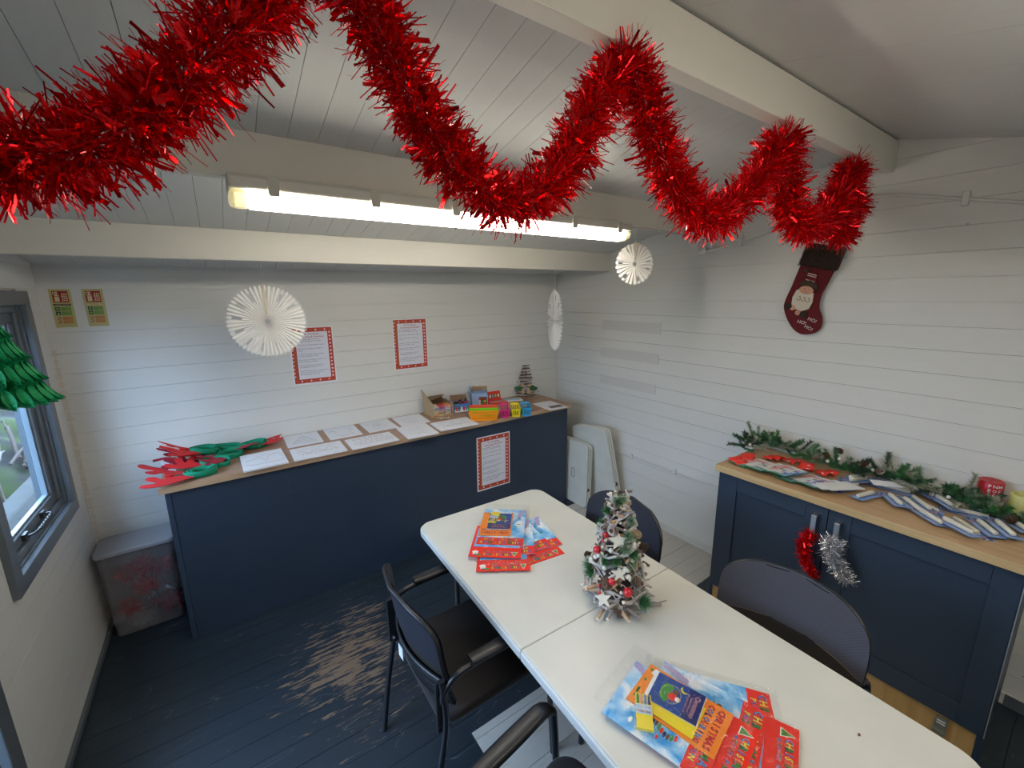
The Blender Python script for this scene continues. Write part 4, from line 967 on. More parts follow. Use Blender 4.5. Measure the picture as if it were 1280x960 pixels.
def cover(kind, w_, l_):
    """booklet lying flat: x across, title edge at y=0, foot at y=-l"""
    th = .0022; mb = MB(); z = th + .0002; X = w_ / 2
    base = {'puzzle': 'print_skypic', 'activity': 'print_red', 'colouring': 'print_orange', 'story': 'print_blue', 'stickers': 'print_yellow', 'crayons': 'print_yellow'}[kind]
    if kind == 'crayons': th = .008; z = th + .0002
    mb.box(-X, X, -l_, 0, 0, th, cx_[base]) if kind != 'story' else mb.box(-X, X, -l_, 0, 0, th, cx_['print_white'])
    Rb = random.Random(len(kind) * 7 + int(l_ * 1000))
    if kind == 'puzzle':
        rect(mb, -X, X, -.060, 0, z, cx_['print_red'])
        letters(mb, 'CHRISTMAS', -X + .020, X - .020, -.021, .029, z + .0003, CY, sx=.9); letters(mb, 'PUZZLE FUN', -X + .036, X - .040, -.046, .021, z + .0003, CY[::-1])
        for k in range(9): blob(mb, Rb.uniform(-X, X) * .75, Rb.uniform(-l_ + .04, -.085), Rb.uniform(.004, .012), Rb.uniform(.003, .008), z + .0002 + k * .00001, cx_[('print_green', 'print_white', 'print_red', 'print_brown')[k % 4]])
        for k in range(12):
            a = k * .7; px, py = X * .45 + .010 * sin(a), -.09 - k * .009; blob(mb, px, py, .010, .004, z + .0006, cx_[('print_red', 'print_green', 'print_brown', 'print_navy')[k % 4]], 8)
        [blob(mb, -X + .014 + .004 * k, -l_ + .012 + .012 * k, .012, .010, z + .0005 + k * .00002, cx_['print_lilac']) for k in range(6)]
        for k in range(2): mb.quad([(-.03 + k * .022, -l_ + .08, z + .0007), (-.024 + k * .022, -l_ + .08, z + .0007), (.004 + k * .022, -.10, z + .0007), (-.002 + k * .022, -.10, z + .0007)], cx_['print_red'])
    elif kind == 'activity':
        letters(mb, 'CHRISTMAS', -X + .050, X - .068, -.021, .0245, z + .0003, CY, sx=.8); letters(mb, 'ACTIVITY FUN', -X + .056, X - .070, -.042, .0145, z + .0003, ['print_mid', 'print_pinkish', 'print_green'])
        xtree(mb, -X + .030, -.026, .026, z + .0003)
        blob(mb, X - .028, -.020, .012, .010, z + .0004, cx_['print_white']); blob(mb, X - .026, -.034, .014, .010, z + .0004, cx_['print_white']); blob(mb, X - .028, -.014, .008, .004, z + .0006, cx_['print_navy']); blob(mb, X - .044, -.014, .010, .008, z + .0005, cx_['print_green']); blob(mb, X - .030, -.026, .004, .003, z + .0007, cx_['print_orange'])
        rect(mb, -X + .012, X - .012, -l_ + .02, -.075, z + .0001, cx_['print_sky'])
    elif kind == 'colouring':
        letters(mb, 'CHRISTMAS', -X + .016, X - .016, -.024, .024, z + .0003, cx_['print_red'], sx=.85); letters(mb, 'COLOURING', -X + .018, X - .018, -.050, .022, z + .0003, ['print_red', 'print_mid', 'print_navy', 'print_mid'], sx=.85)
        for k in range(3): mb.add([(-X + .006, -l_ + .02 + k * .045, z + .0002), (-X + .030, -l_ + .015 + k * .045, z + .0002), (-X + .034, -l_ + .05 + k * .045, z + .0002), (-X + .010, -l_ + .055 + k * .045, z + .0002)], [(0, 1, 2, 3)], cx_['print_white'])
        for k in range(6): blob(mb, Rb.uniform(-X, X) * .8, -l_ + .012, .006, .004, z + .0003, cx_['print_green'], 6)
    elif kind == 'story':
        rect(mb, -X, X, -l_ + .010, -.001, z, cx_['print_blue']); rect(mb, -X, X, -l_ * .30, -.001, z + .0001, cx_['print_navy'])
        mb.text('Christmas', .020, cx_['print_pinkish'], T(0, -.018, z + .0003), res=1, sx=.95); mb.text("Colour me and", .0085, cx_['print_pinkish'], T(.0, -.031, z + .0003), res=1); mb.text("win with this book", .0085, cx_['print_pinkish'], T(.0, -.040, z + .0003), res=1)
        # sleigh, driver and moon
        mb.add([(-.030, -l_ + .040, z + .0004), (-.012, -l_ + .030, z + .0004), (.024, -l_ + .034, z + .0004), (.034, -l_ + .052, z + .0004), (.018, -l_ + .060, z + .0004), (-.002, -l_ + .058, z + .0004), (-.026, -l_ + .064, z + .0004)], [tuple(range(7))], cx_['print_green'])
        blob(mb, .006, -l_ + .066, .013, .012, z + .0006, cx_['print_red']); blob(mb, .007, -l_ + .080, .008, .007, z + .0007, cx_['print_white']); blob(mb, .006, -l_ + .085, .004, .0035, z + .0008, cx_['print_pinkish']); blob(mb, -.012, -l_ + .070, .010, .008, z + .0006, cx_['print_brown'])
        blob(mb, -.034, -l_ + .088, .011, .011, z + .0004, cx_['print_yellow']); blob(mb, -.038, -l_ + .091, .010, .010, z + .0005, cx_['print_blue'])
        for k in range(26): blob(mb, Rb.uniform(-X, X) * .92, Rb.uniform(-l_ + .02, -.008), .0011, .0011, z + .0005, cx_['print_white'], 5)
        pts = [(.032 * cos(k * .35) , -l_ + .060 + .026 * sin(k * .35), z + .0006) for k in range(17)]
        mb.tube(pts, .0006, cx_['print_yellow'], 3, False)
    elif kind == 'stickers':
        mb.add([(-.035, -.030, z + .0003), (-.020, -.012, z + .0003), (-.005, -.024, z + .0003), (.012, -.012, z + .0003), (.016, -.036, z + .0003), (-.004, -.050, z + .0003), (-.030, -.046, z + .0003)], [tuple(range(7))], cx_['print_red'])
        mb.text('25', .018, cx_['print_orange'], T(-.008, -.032, z + .0005)); mb.tube([(-X + .01 + k * .004, -l_ + .02 + .006 * sin(k), z) for k in range(16)], .0009, cx_['print_orange'], 3, False)
    elif kind == 'crayons':
        rect(mb, -X, X, -.060, -.032, z + .0001, cx_['print_skyw']); letters(mb, 'COLOUR', -X + .005, X - .005, -.040, .0095, z + .0003, ['print_mid', 'print_orange', 'print_red'], outline=False); letters(mb, 'CRAYONS', -X + .004, X - .004, -.053, .0105, z + .0003, ['print_red', 'print_orange', 'print_navy'], outline=False)
        l_ = .0
    return mb
def place_book(kind, tx_, ty_, ang, z, w_, l_, label, nm):
    o = cover(kind, w_, l_).build(nm, None, (tx_, ty_, z), (0, 0, rad(ang)))
    tag(o, label, 'book' if kind != 'crayons' else 'crayons')
    if kind == 'crayons':
        for k, c in enumerate(('print_green', 'print_pinkish', 'print_mid', 'print_navy')):
            x = -w_ / 2 + .006 + k * (w_ - .012) / 3
            cr = MB().tube([(x, -.030, .0085), (x, -.008, .0085), (x, -.0005, .0085)], [.0037, .0037, .001], cx_[c], 8); cr.build('crayon', o)
    return o
def bag(cx0, cy0, ang, z, w_, l_, label, seed):
    Rb = random.Random(seed)
    def f(u, v):
        e = min(u, 1 - u, v, 1 - v); return ((u - .5) * w_, -l_ * v + .006, (.0015 if e < .04 else .0035) + Rb.uniform(-.0008, .0012))
    o = MB().grid(f, 12, 16, m_clear).build('clear_bag', None, (cx0, cy0, z), (0, 0, rad(ang))); return tag(o, label, 'bag')
ZT = .7402
# far stack (four packs fanned), titles towards the camera
S = 'far stack of packs on the table'
place_book('activity', 1.772, -1.930, 172, ZT, .215, .25, 'red Christmas activity book at the right of the far fan, tree emblem at its corner', 'activity_book')
place_book('puzzle', 1.815, -1.866, 166, ZT + .003, .20, .27, 'rightmost Christmas puzzle book of the far fan, only a red corner and sky showing', 'puzzle_book')
place_book('puzzle', 1.768, -1.855, 172, ZT + .006, .20, .29, 'second Christmas puzzle book from the right in the far fan', 'puzzle_book')
place_book('activity', 1.581, -1.897, 146.5, ZT + .009, .228, .25, 'lowest red Christmas activity strip of the far fan, nearest the camera', 'activity_book')
place_book('puzzle', 1.673, -1.826, 146, ZT + .012, .205, .29, 'Christmas puzzle book under the top pack of the far fan', 'puzzle_book')
bag(1.60, -1.86, 146.5, ZT + .0142, .235, .36, 'clear bag of the second pack in the far fan', 2)
place_book('activity', 1.593, -1.808, 140.5, ZT + .018, .230, .25, 'red Christmas activity strip of the top pack in the far fan', 'activity_book')
place_book('puzzle', 1.658, -1.748, 140.5, ZT + .021, .215, .325, 'top Christmas puzzle book of the far fan with its whole red title band showing', 'puzzle_book')
place_book('colouring', 1.679, -1.674, 141.5, ZT + .0245, .152, .213, 'orange Christmas colouring book on top of the far fan', 'colouring_book')
place_book('story', 1.722, -1.643, 141.5, ZT + .028, .112, .158, 'small dark blue Christmas booklet on the orange book in the far fan', 'booklet')
place_book('crayons', 1.723, -1.577, -49 + 180, ZT + .0315, .042, .095, 'small yellow crayon pack on the far blue booklet', 'crayon_pack').location.z += 0
bag(1.635, -1.79, 140.5, ZT + .040, .240, .40, 'clear bag of the top pack in the far fan', 3)
# near stack, titles to the right
place_book('puzzle', 1.816, -2.852, 214, ZT, .20, .29, 'Christmas puzzle book at the upper edge of the near fan', 'puzzle_book')
bag(1.83, -2.86, 214, ZT + .0025, .225, .36, 'clear bag at the upper edge of the near fan', 4)
place_book('activity', 1.748, -2.932, 200.8, ZT + .005, .218, .25, 'rightmost red Christmas activity book of the near fan', 'activity_book')
place_book('puzzle', 1.733, -2.856, 198, ZT + .008, .205, .28, 'second Christmas puzzle book of the near fan', 'puzzle_book')
bag(1.745, -2.93, 200, ZT + .0105, .23, .38, 'clear bag of the second pack in the near fan', 5)
place_book('activity', 1.647, -2.862, 192, ZT + .013, .222, .25, 'red Christmas activity book of the near fan beside the orange title', 'activity_book')
place_book('puzzle', 1.628, -2.800, 194, ZT + .016, .215, .27, 'blue sky puzzle book under the orange book of the near fan', 'puzzle_book')
place_book('colouring', 1.664, -2.793, 191.6, ZT + .019, .154, .236, 'orange Christmas colouring book with red and blue title in the near fan', 'colouring_book')
place_book('stickers', 1.640, -2.738, 194, ZT + .0225, .108, .135, 'yellow sticker booklet peeping out under the near blue booklet', 'sticker_booklet')
place_book('story', 1.672, -2.725, 197, ZT + .026, .105, .142, 'dark blue Christmas booklet with a green sleigh in the near fan', 'booklet')
place_book('crayons', 1.579, -2.605, -48.5, ZT + .0285, .042, .100, 'yellow crayon pack with four crayons on the near fan', 'crayon_pack')
bag(1.645, -2.845, 191.6, ZT + .038, .250, .355, 'clear bag of the top pack in the near fan', 6)
# specks on the table
tag(MB().ball((0, 0, .003), .0045, cx_['print_brown'], 8, 6, (1, .7, .7)).build('crumb', None, (1.968, -2.986, .7402)), 'small dark crumb on the bare near end of the table', 'crumb')
# ------------------------------------------------------------------ twig Christmas tree centrepiece
tt = tag(empty('twig_tree', (1.857, -2.258, .7402), 0), 'twig and pine cone Christmas tree centrepiece with wooden stars and red baubles', 'christmas tree')
m_tw = [mat('twig_grey', (.33, .30, .30), .85, noise=(60, .35, (1, 1, 1))), mat('twig_white', (.58, .54, .52), .85, noise=(60, .3, (1, 1, 1))), mat('twig_tan', (.50, .35, .22), .8, noise=(40, .2, (1, 1, 1))), mat('twig_brown', (.17, .115, .09), .9, noise=(50, .4, (1, 1, 1)))]
m_cut = mat('cut_wood', (.72, .62, .47), .8); m_star = mat('pale_wood', (.74, .67, .54), .7, noise=(30, .08, (1, 6, 1))); m_bau = mat('red_bauble', (.56, .012, .022), .25, coat=.5)
m_ndl = mat('pine_needle', (.055, .20, .075), .6); m_ndlf = mat('frosted_needle', (.20, .33, .20), .7); m_cone = mat('pine_cone', (.16, .09, .055), .8); m_conew = mat('snowy_cone_tip', (.62, .56, .53), .85); m_snow = mat('white_berry', (.80, .77, .70), .6)
HT = .452; RBs = .108
def cone_r(z): return RBs * (1 - (z / HT) ** 1.15) + .018
core = MB().lathe([(RBs * .62, .008), (RBs * .60, .06), (RBs * .38, .22), (RBs * .14, .36), (.006, HT - .02)], mat('tree_core', (.075, .055, .05), .95), 14).build('core', tt)
tw_me = []
for k, mm in enumerate(m_tw):
    mb = MB(); mb.tube([(0, 0, -.5), (.06 * (k % 2), 0, 0), (0, 0, .5)], [.075, .07, .06], mm, 7, False); mb.ball((0, 0, 0), .001, mm, 3, 2)
    mb.add([(.075 * cos(2 * pi * j / 7), .075 * sin(2 * pi * j / 7), -.502) for j in range(7)], [tuple(range(7))], m_cut); mb.add([(.060 * cos(2 * pi * j / 7), .060 * sin(2 * pi * j / 7), .502) for j in range(7)], [tuple(range(7))], m_cut)
    tw_me.append(mb.mesh('twig'))
Rt = random.Random(42)
for i in range(290):
    z = .016 + (HT - .045) * (i / 290) ** 1.02 + Rt.uniform(-.006, .006); a = i * 2.39996 + Rt.uniform(-.3, .3); r = cone_r(z) * Rt.uniform(.82, 1.0)
    ln = Rt.uniform(.045, .085) * (1 - .40 * z / HT); th = Rt.uniform(.045, .10)
    d = Vector((-sin(a), cos(a), 0)) * Rt.uniform(.3, 1) * Rt.choice((-1, 1)) + Vector((cos(a), sin(a), 0)) * Rt.uniform(-.2, .65) + Vector((0, 0, Rt.uniform(-.75, .55)))
    if z < .05: d.z = Rt.uniform(-.12, .25)
    o = inst('twig', tw_me[Rt.choice((0, 0, 1, 1, 1, 1, 2, 3))], tt, (r * cos(a), r * sin(a), max(z, .014)), (0, 0, 0), (th, th, ln))
    o.rotation_euler = d.to_track_quat('Z', 'Y').to_euler()
for (a, z, d, ln, k) in ((200, .012, (-.75, -.3, .0), .10, 2), (232, .022, (-.4, -.9, .12), .11, 2), (250, .014, (.1, -1, -.02), .075, 0), (185, .09, (-.95, .15, .10), .11, 2), (290, .012, (.75, -.66, .0), .10, 0), (215, .016, (-.9, -.35, 0), .08, 0)):
    a = rad(a); r = cone_r(z) * .98; o = inst('twig', tw_me[k], tt, (r * cos(a), r * sin(a), z + .006), (0, 0, 0), (.10, .10, ln)); o.rotation_euler = Vector(d).to_track_quat('Z', 'Y').to_euler()
def tuft(nn, ln, m, seed, w0=.0010):
    Rn = random.Random(seed); mb = MB()
    for i in range(nn):
        d = Vector((Rn.gauss(0, .65), Rn.gauss(0, .65), Rn.uniform(.1, 1.1))).normalized(); s = d.cross(Vector((Rn.gauss(0, 1), Rn.gauss(0, 1), Rn.gauss(0, 1)))).normalized() * w0; b = Vector((0, 0, Rn.uniform(0, .35) * ln)); L_ = ln * Rn.uniform(.6, 1)
        mb.add([b - s, b + s, b + d * L_], [(0, 1, 2)], m)
    mb.tube([(0, 0, -.01), (0, 0, ln * .5)], .0012, m_cone, 5)
    return mb.mesh('pine_tuft')
tf = [tuft(260, .036, m_ndl, 1), tuft(260, .034, m_ndlf, 2)]
def dirof(a, up=.3): return Vector((cos(a), sin(a), up))
VA = -2.46  # direction from the tree towards the camera (azimuth)
for a, z, s, k, up in ((-.95, .36, .9, 0, .5), (-1.25, .30, .9, 0, .3), (.85, .335, 1.0, 1, .4), (.55, .29, 1.1, 1, .2), (.35, .25, 1.1, 1, .1), (.75, .22, 1.0, 0, .2), (.6, .19, .9, 1, .0), (.0, .20, 1.0, 0, .3), (-1.25, .135, 1.25, 1, .2), (-1.05, .125, 1.2, 0, .0), (.95, .045, 1.35, 0, .2), (-.2, .40, 1.0, 0, .9), (.3, .41, .9, 1, .9), (.9, .13, .9, 1, .0), (-.45, .19, .8, 0, .2), (2.4, .2, 1.2, 0, .2), (3.3, .1, 1.2, 0, .1), (2.9, .32, 1.0, 1, .3)):
    aa = VA + a; r = cone_r(z) * .92; o = inst('pine_tuft', tf[k], tt, (r * cos(aa), r * sin(aa), z), (0, 0, 0), s); o.rotation_euler = dirof(aa, up).to_track_quat('Z', 'Y').to_euler()
def star_mesh(ro, ri, th):
    p = [((ro if k % 2 == 0 else ri) * sin(pi * k / 5), (ro if k % 2 == 0 else ri) * cos(pi * k / 5)) for k in range(10)]
    return MB().prism(p, -th / 2, th / 2, m_star).mesh('star')
sm_ = star_mesh(.037, .0165, .005)
for a, z, s, tw, ro in ((.05, .275, 1.0, .15, 1.06), (.12, .165, .80, .1, 1.08), (-.32, .070, .92, .35, 1.12), (2.6, .2, .9, 0, 1.05)):
    aa = VA + a; r = cone_r(z) * ro; o = inst('star', sm_, tt, (r * cos(aa), r * sin(aa), z), (0, 0, 0), s)
    o.rotation_euler = (dirof(aa, .28).to_track_quat('Z', 'Y').to_matrix() @ Matrix.Rotation(tw, 3, 'Z')).to_euler(); o['label'] = 'pale wooden star'
bb = MB().ball((0, 0, 0), .0150, m_bau, 14, 10).mesh('bauble')
for a, z, s, ro in ((-.62, .285, 1.0, 1.08), (-.95, .215, .95, 1.1), (-.12, .135, .9, 1.1), (.38, .105, 1.15, 1.12), (-.45, .115, .35, 1.22), (-.42, .09, .40, 1.2), (2.2, .15, 1, 1.05), (-.70, .26, .45, 1.1)):
    aa = VA + a; r = cone_r(z) * ro; inst('bauble', bb, tt, (r * cos(aa), r * sin(aa), z), (0, 0, 0), s)['label'] = 'glossy red bauble'
wb_ = MB().ball((0, 0, 0), .0085, m_snow, 10, 8).mesh('berry')
for i in range(30):
    a = Rt.uniform(-1.5, 1.5); z = Rt.uniform(.03, .40)
    if i < 8: a = .42 + Rt.uniform(-.18, .18); z = .158 + Rt.uniform(-.022, .022)
    aa = VA + a; r = cone_r(z) * 1.03; inst('berry', wb_, tt, (r * cos(aa), r * sin(aa), z), (0, 0, 0), Rt.uniform(.6, 1.1))
def pinecone(r, h, tip=True, nl=9):
    mb = MB().lathe([(.001, 0), (r * .5, h * .15), (r * .5, h * .6), (.002, h)], m_cone, 8)
    for i in range(nl):
        for k in range(8):
            a = 2 * pi * (k + .5 * (i % 2)) / 8; z = h * (.05 + .9 * i / nl); rr = r * (1 - (i / nl) ** 2 * .75) * (.75 + .25 * min(1, i / 2))
            c, s = cos(a), sin(a); e = r * .34
            p0 = Vector((c * rr * .3, s * rr * .3, z)); pm = Vector((c * rr, s * rr, z + h * .07)); t_ = Vector((-s, c, 0)) * e
            mb.add([p0, pm - t_, pm + Vector((c, s, .5)) * r * .12, pm + t_], [(0, 1, 2, 3)], m_cone)
            if tip: mb.add([pm - t_ * .9 + Vector((0, 0, .0006)), pm + Vector((c, s, .5)) * r * .15 + Vector((0, 0, .0006)), pm + t_ * .9 + Vector((0, 0, .0006))], [(0, 1, 2)], m_conew)
    return mb.mesh('pine_cone')
pc = pinecone(.017, .034); pc2 = pinecone(.020, .030, False)
for a, z, s, k in ((-.25, .305, 1.15, 0), (-.75, .300, .9, 0), (-.30, .115, 1.05, 1), (.75, .125, 1.2, 0), (-.4, .39, .9, 0), (.2, .02, .7, 1), (1.8, .2, 1.1, 0), (-1.9, .12, 1.1, 0)):
    aa = VA + a; r = cone_r(z) * .95; o = inst('pine_cone', pc2 if k else pc, tt, (r * cos(aa), r * sin(aa), z), (0, 0, 0), s); o.rotation_euler = dirof(aa, .4).to_track_quat('Z', 'Y').to_euler()
cin = MB().tube([(0, 0, 0), (0, 0, .055)], .0042, mat('cinnamon_stick', (.50, .25, .09), .7), 10).build('cinnamon_stick', tt); aa = VA - .52; r = cone_r(.30) * 1.10
cin.location = (r * cos(aa), r * sin(aa), .290); cin.rotation_euler = (Vector((.28, -.22, .85))).to_track_quat('Z', 'Y').to_euler()
slc = MB().ball((0, 0, 0), .019, mat('dried_pod', (.38, .27, .17), .9, noise=(90, .5, (1, 1, 1)), bump=.6), 12, 8, (1, 1, .8)).build('seed_pod', tt); aa = VA + 1.15; r = cone_r(.30) * 1.22; slc.location = (r * cos(aa), r * sin(aa), .285)
for k in range(5):
    a0 = VA + (.25, -.1, .5, .75, -.8)[k]; z0 = (.13, .10, .20, .22, .15)[k]
    pts = [(cone_r(z0 - .02 * j) * 1.12 * cos(a0 + .12 * j), cone_r(z0 - .02 * j) * 1.12 * sin(a0 + .12 * j), max(.01, z0 - .022 * j + .006 * sin(j))) for j in range(5)]
    MB().tube(smooth_path(pts, 3), .0018, m_tw[1], 5).build('bent_twig', tt)
MB().tube([(.05, -.085, .008), (.09, -.125, .006), (.13, -.135, .005)], [.003, .0025, .0015], m_tw[0], 6).build('bent_twig', tt)

# ------------------------------------------------------------------ sheets on the counter
ZC = .9282
def sheet(x0, y0, w_, d_, th, rz, art, label, seed):
    mb = MB(); Rs = random.Random(seed); n = 1 if th < .002 else 3
    for k in range(n):
        j = 0 if k == n - 1 else .0016
        mb.box(-w_ / 2 + Rs.uniform(-j, j), w_ / 2 + Rs.uniform(-j, j), -d_ / 2 + Rs.uniform(-j, j), d_ / 2 + Rs.uniform(-j, j), th * k / n + (.0001 if k else 0), th * (k + 1) / n, m_paper)
    z = th + .0009
    def line(pts, r=.0008): mb.tube([(x, y, z - .0005) for x, y in pts], r, m_ink, 3, False)
    def dots(pts):
        for x, y in pts: mb.add([(x + .0016 * cos(2 * pi * k / 6), y + .0016 * sin(2 * pi * k / 6), z) for k in range(6)], [tuple(range(6))], m_ink)
    W2, D2 = w_ / 2, d_ / 2
    if art == 'tree':
        for k in range(5): r = .02 + k * .014; line([(-r, .055 - k * .030), (-r * .4, .05 - k * .030 - .006), (r * .4, .05 - k * .030 - .006), (r, .055 - k * .030)])
        line([(-.075, -.09), (0, .085), (.075, -.09)]); dots([(-.04, -.04), (.02, -.02), (.03, -.06), (0, .02)])
    elif art == 'deer':
        line([(-.06, .03), (-.03, .05), (.0, .03), (.01, -.02), (-.01, -.07), (-.05, -.07), (-.07, -.03), (-.06, .03)]); line([(.01, .03), (.05, .06), (.09, .03)]); line([(-.08, -.10), (.08, -.10)], .0005); dots([(-.045, .0), (-.02, .0)])
    elif art == 'bell':
        line([(-.07, .06), (-.04, .03), (-.055, -.05), (-.02, -.09), (.02, -.06), (.06, -.075), (.045, -.01), (.07, .05)]); line([(-.09, .02), (-.06, .07)]); line([(.05, .07), (.09, .05)])
    elif art == 'santa':
        line([(.03 * cos(k * .6), .04 + .03 * sin(k * .6)) for k in range(11)]); line([(-.04, -.08), (-.04, .02), (.04, .02), (.045, -.08)]); line([(-.02, -.08), (-.01, 0), (.02, -.09)]); dots([(-.01, .045), (.01, .045), (0, 0), (0, -.03)])
    elif art == 'sleigh':
        line([(-.09, -.02), (-.085, .02), (-.02, .035), (.0, .0), (.01, -.05), (.02, .0), (.03, .05), (.075, .07), (.10, .04), (.095, -.03)]); line([(-.10, -.05), (-.05, -.075), (.09, -.075), (.105, -.05)]); dots([(-.03 + k * .013, .055 + .008 * (k % 2)) for k in range(7)])
        for k in range(5): line([(-.035 + k * .014, .06), (-.030 + k * .014, .075)])
    elif art == 'lights':
        line([(-.12 + k * .012, .03 * sin(k * .9)) for k in range(21)]); dots([(-.11 + k * .02, .03 * sin(k * 1.5) - .012) for k in range(11)]); line([(-.12, .06), (.12, .06)], .0005)
        for k in range(9): line([(-.10 + k * .024, -.02), (-.092 + k * .024, -.05), (-.086 + k * .024, -.02)])
    elif art == 'village':
        for k in range(7): x = -.11 + k * .035; line([(x, -.05), (x, .0), (x + .013, .03), (x + .026, .0), (x + .026, -.05), (x, -.05)]); dots([(x + .013, -.02), (x + .013, .045)])
        for k in range(6): line([(-.10 + k * .036 + .012 * cos(j), .065 + .012 * sin(j)) for j in range(7)])
    elif art == 'lines':
        for k in range(4): line([(-W2 * .6, .05 - k * .035), (W2 * .55, .05 - k * .035)], .0004)
        dots([(-.02, -.05), (.02, -.05), (0, -.06)]); line([(-.03, -.08), (.0, -.075), (.04, -.085)], .0005)
    elif art == 'photo':
        mb.add([(-.045, -.085, z - .0004), (.085, -.085, z - .0004), (.085, -.02, z - .0004), (-.045, -.02, z - .0004)], [(0, 1, 2, 3)], mat('sheet_photo', (.16, .12, .12), .6, noise=(90, .7, (1, 1, 1))))
        for k in range(4): line([(-W2 * .7, .09 - k * .02), (W2 * .7, .09 - k * .02)], .0003)
    o = mb.build('colouring_sheet', None, (x0, y0, ZC), (0, 0, rad(rz))); return tag(o, label, 'paper', None)
sheet(.862, -.418, .222, .282, .010, 1.5, 'sleigh', 'pile of sleigh colouring sheets at the left of the front row', 1)
sheet(1.158, -.446, .300, .212, .009, -1, 'lights', 'wide pile of sheets with a string of shapes, second in the front row', 2)
sheet(1.489, -.457, .300, .210, .008, 0, 'village', 'wide pile of sheets with a busy printed pattern, third in the front row', 3)
sheet(1.814, -.446, .220, .278, .008, -3, 'lines', 'pile of nearly blank sheets, fourth in the front row', 4)
sheet(2.100, -.462, .300, .210, .009, -3, 'lights', 'wide pile of sheets in the front row in front of the kraft box', 5)
sheet(1.119, -.142, .215, .270, .0012, -1, 'tree', 'sheet with a dotted Christmas tree, leftmost of the back row', 6)
sheet(1.376, -.142, .215, .278, .0012, -1, 'bell', 'sheet with a curly outline, second of the back row', 7)
sheet(1.634, -.143, .215, .275, .0012, 0, 'santa', 'sheet with a small standing figure, third of the back row', 8)
sheet(1.884, -.150, .225, .272, .0011, -3, 'lines', 'faint sheet at the right of the back row, touching the kraft box', 9)
sheet(3.022, -.472, .200, .270, .0008, -4, 'photo', 'single sheet with a dark picture at the right end of the counter', 10)

# ------------------------------------------------------------------ antler headbands
def antler_poly(s=1.0, v=0):
    p = [(0, -.020), (.040, -.026), (.085, -.034), (.125, -.036), (.160, -.024), (.172, -.008), (.160, .006), (.128, -.002), (.116, .004), (.132, .030), (.138, .052), (.124, .064), (.106, .056), (.094, .026), (.082, .018), (.080, .040), (.068, .056), (.050, .048), (.044, .020), (.0, .020)]
    q = [Vector((a, b, 0)) for a, b in p]; q.append(q[0]); return [(a.x * s, a.y * s) for a in smooth_path(q, 3)[:-1]]
def headband(x, y, z, rz, tilt, label, sc_=1.0, curl=0, redm=None):
    t = tag(empty('antler_headband', (x, y, z), 0, (rad(tilt[0]), rad(tilt[1]), rad(rz))), label, 'headband')
    redm = redm or m_red
    for j, (rr, h, off) in enumerate(((.066, .034, 0), (.054, .030, .003), (.042, .026, .006))):
        if j > curl: break
        ring = MB()
        def f(u, v, rr=rr, h=h, off=off):
            a = 2 * pi * u; return (rr * 1.12 * cos(a) + off, rr * .74 * sin(a), h * v + off + .004 * sin(a * 2 + j))
        ring.grid(f, 36, 2, m_felt); ring.build('band', t, solid=.0045)
    for sgn in (-1, 1):
        P_ = antler_poly(sc_); P_ = [(a, b * sgn) for a, b in P_] if sgn > 0 else [(a, b * sgn) for a, b in P_][::-1]
        vs = []; n = len(P_); th = .0028
        mb = MB(); mb.prism(P_, 0, th, redm)
        mb.v = [(px, py, pz + (px * px) * 1.1 * (0.5 + .5 * sgn) + .010) for px, py, pz in mb.v]
        mb.build('antler', t, (.045 * (-1), sgn * .028, .006), (rad(8 * sgn), rad(-6), rad(180 - 14 * sgn)))['label'] = 'red felt antler'
    MB().box(-.030, -.012, .046, .0475, .004, .016, m_label_w).build('care_label', t)
    return t
headband(.560, -.452, ZC + .003, 8, (0, 0), 'red antler headband with a coiled green band on the front left corner of the worktop', 1.28, 2)
headband(.625, -.335, ZC + .004, -22, (4, 6), 'red antler headband lying behind the front green coil', 1.05, 0)
headband(.585, -.205, ZC + .012, 12, (10, 4), 'lower antler headband of the tallest green stack', 1.1, 1, m_redd)
headband(.575, -.185, ZC + .045, 24, (6, 12), 'upper antler headband of the tallest green stack', 1.0, 2)
headband(.700, -.245, ZC + .008, 35, (3, 2), 'antler headband with its green band fallen open in the middle of the pile', .95, 0, m_redd)
headband(.835, -.115, ZC + .004, 178, (0, 0), 'antler headband at the right end of the pile pointing at the tree sheet', .75, 1)
headband(.690, -.095, ZC + .010, 150, (6, -4), 'dark red antler headband against the wall behind the pile', 1.0, 0, m_redd)
for i, (pts, mm) in enumerate([([(.44, -.30, .01), (.36, -.27, .025), (.30, -.22, .04), (.275, -.17, .03)], m_redd), ([(.50, -.12, .03), (.43, -.04, .05), (.36, -.02, .08)], m_red), ([(.47, -.20, .02), (.40, -.12, .03), (.33, -.12, .028)], m_redd)]):
    pts = [(x, y, z + ZC) for x, y, z in pts]
    tag(MB().tube(smooth_path(pts, 5), [.007 - .0 * k for k in range(len(smooth_path(pts, 5)))], mm, 6).build('felt_strip', solid=0), ('dark red felt strip curling over the left end of the worktop', 'bright red felt strip pointing up at the wall', 'dark red felt strip pointing at the left wall')[i], 'felt strip')
for j, (x, y, rz) in enumerate(((.395, -.235, 20), (.43, -.33, -15))):
    o = MB().box(-.018, .018, -.022, .022, 0, .001, m_label_w).build('care_tag', None, (x, y, ZC + .03 - j * .01), (rad(35), rad(10), rad(rz))); tag(o, ('white care tag sticking up at the left end of the headbands', 'white care tag beside the standing red antler')[j], 'tag')

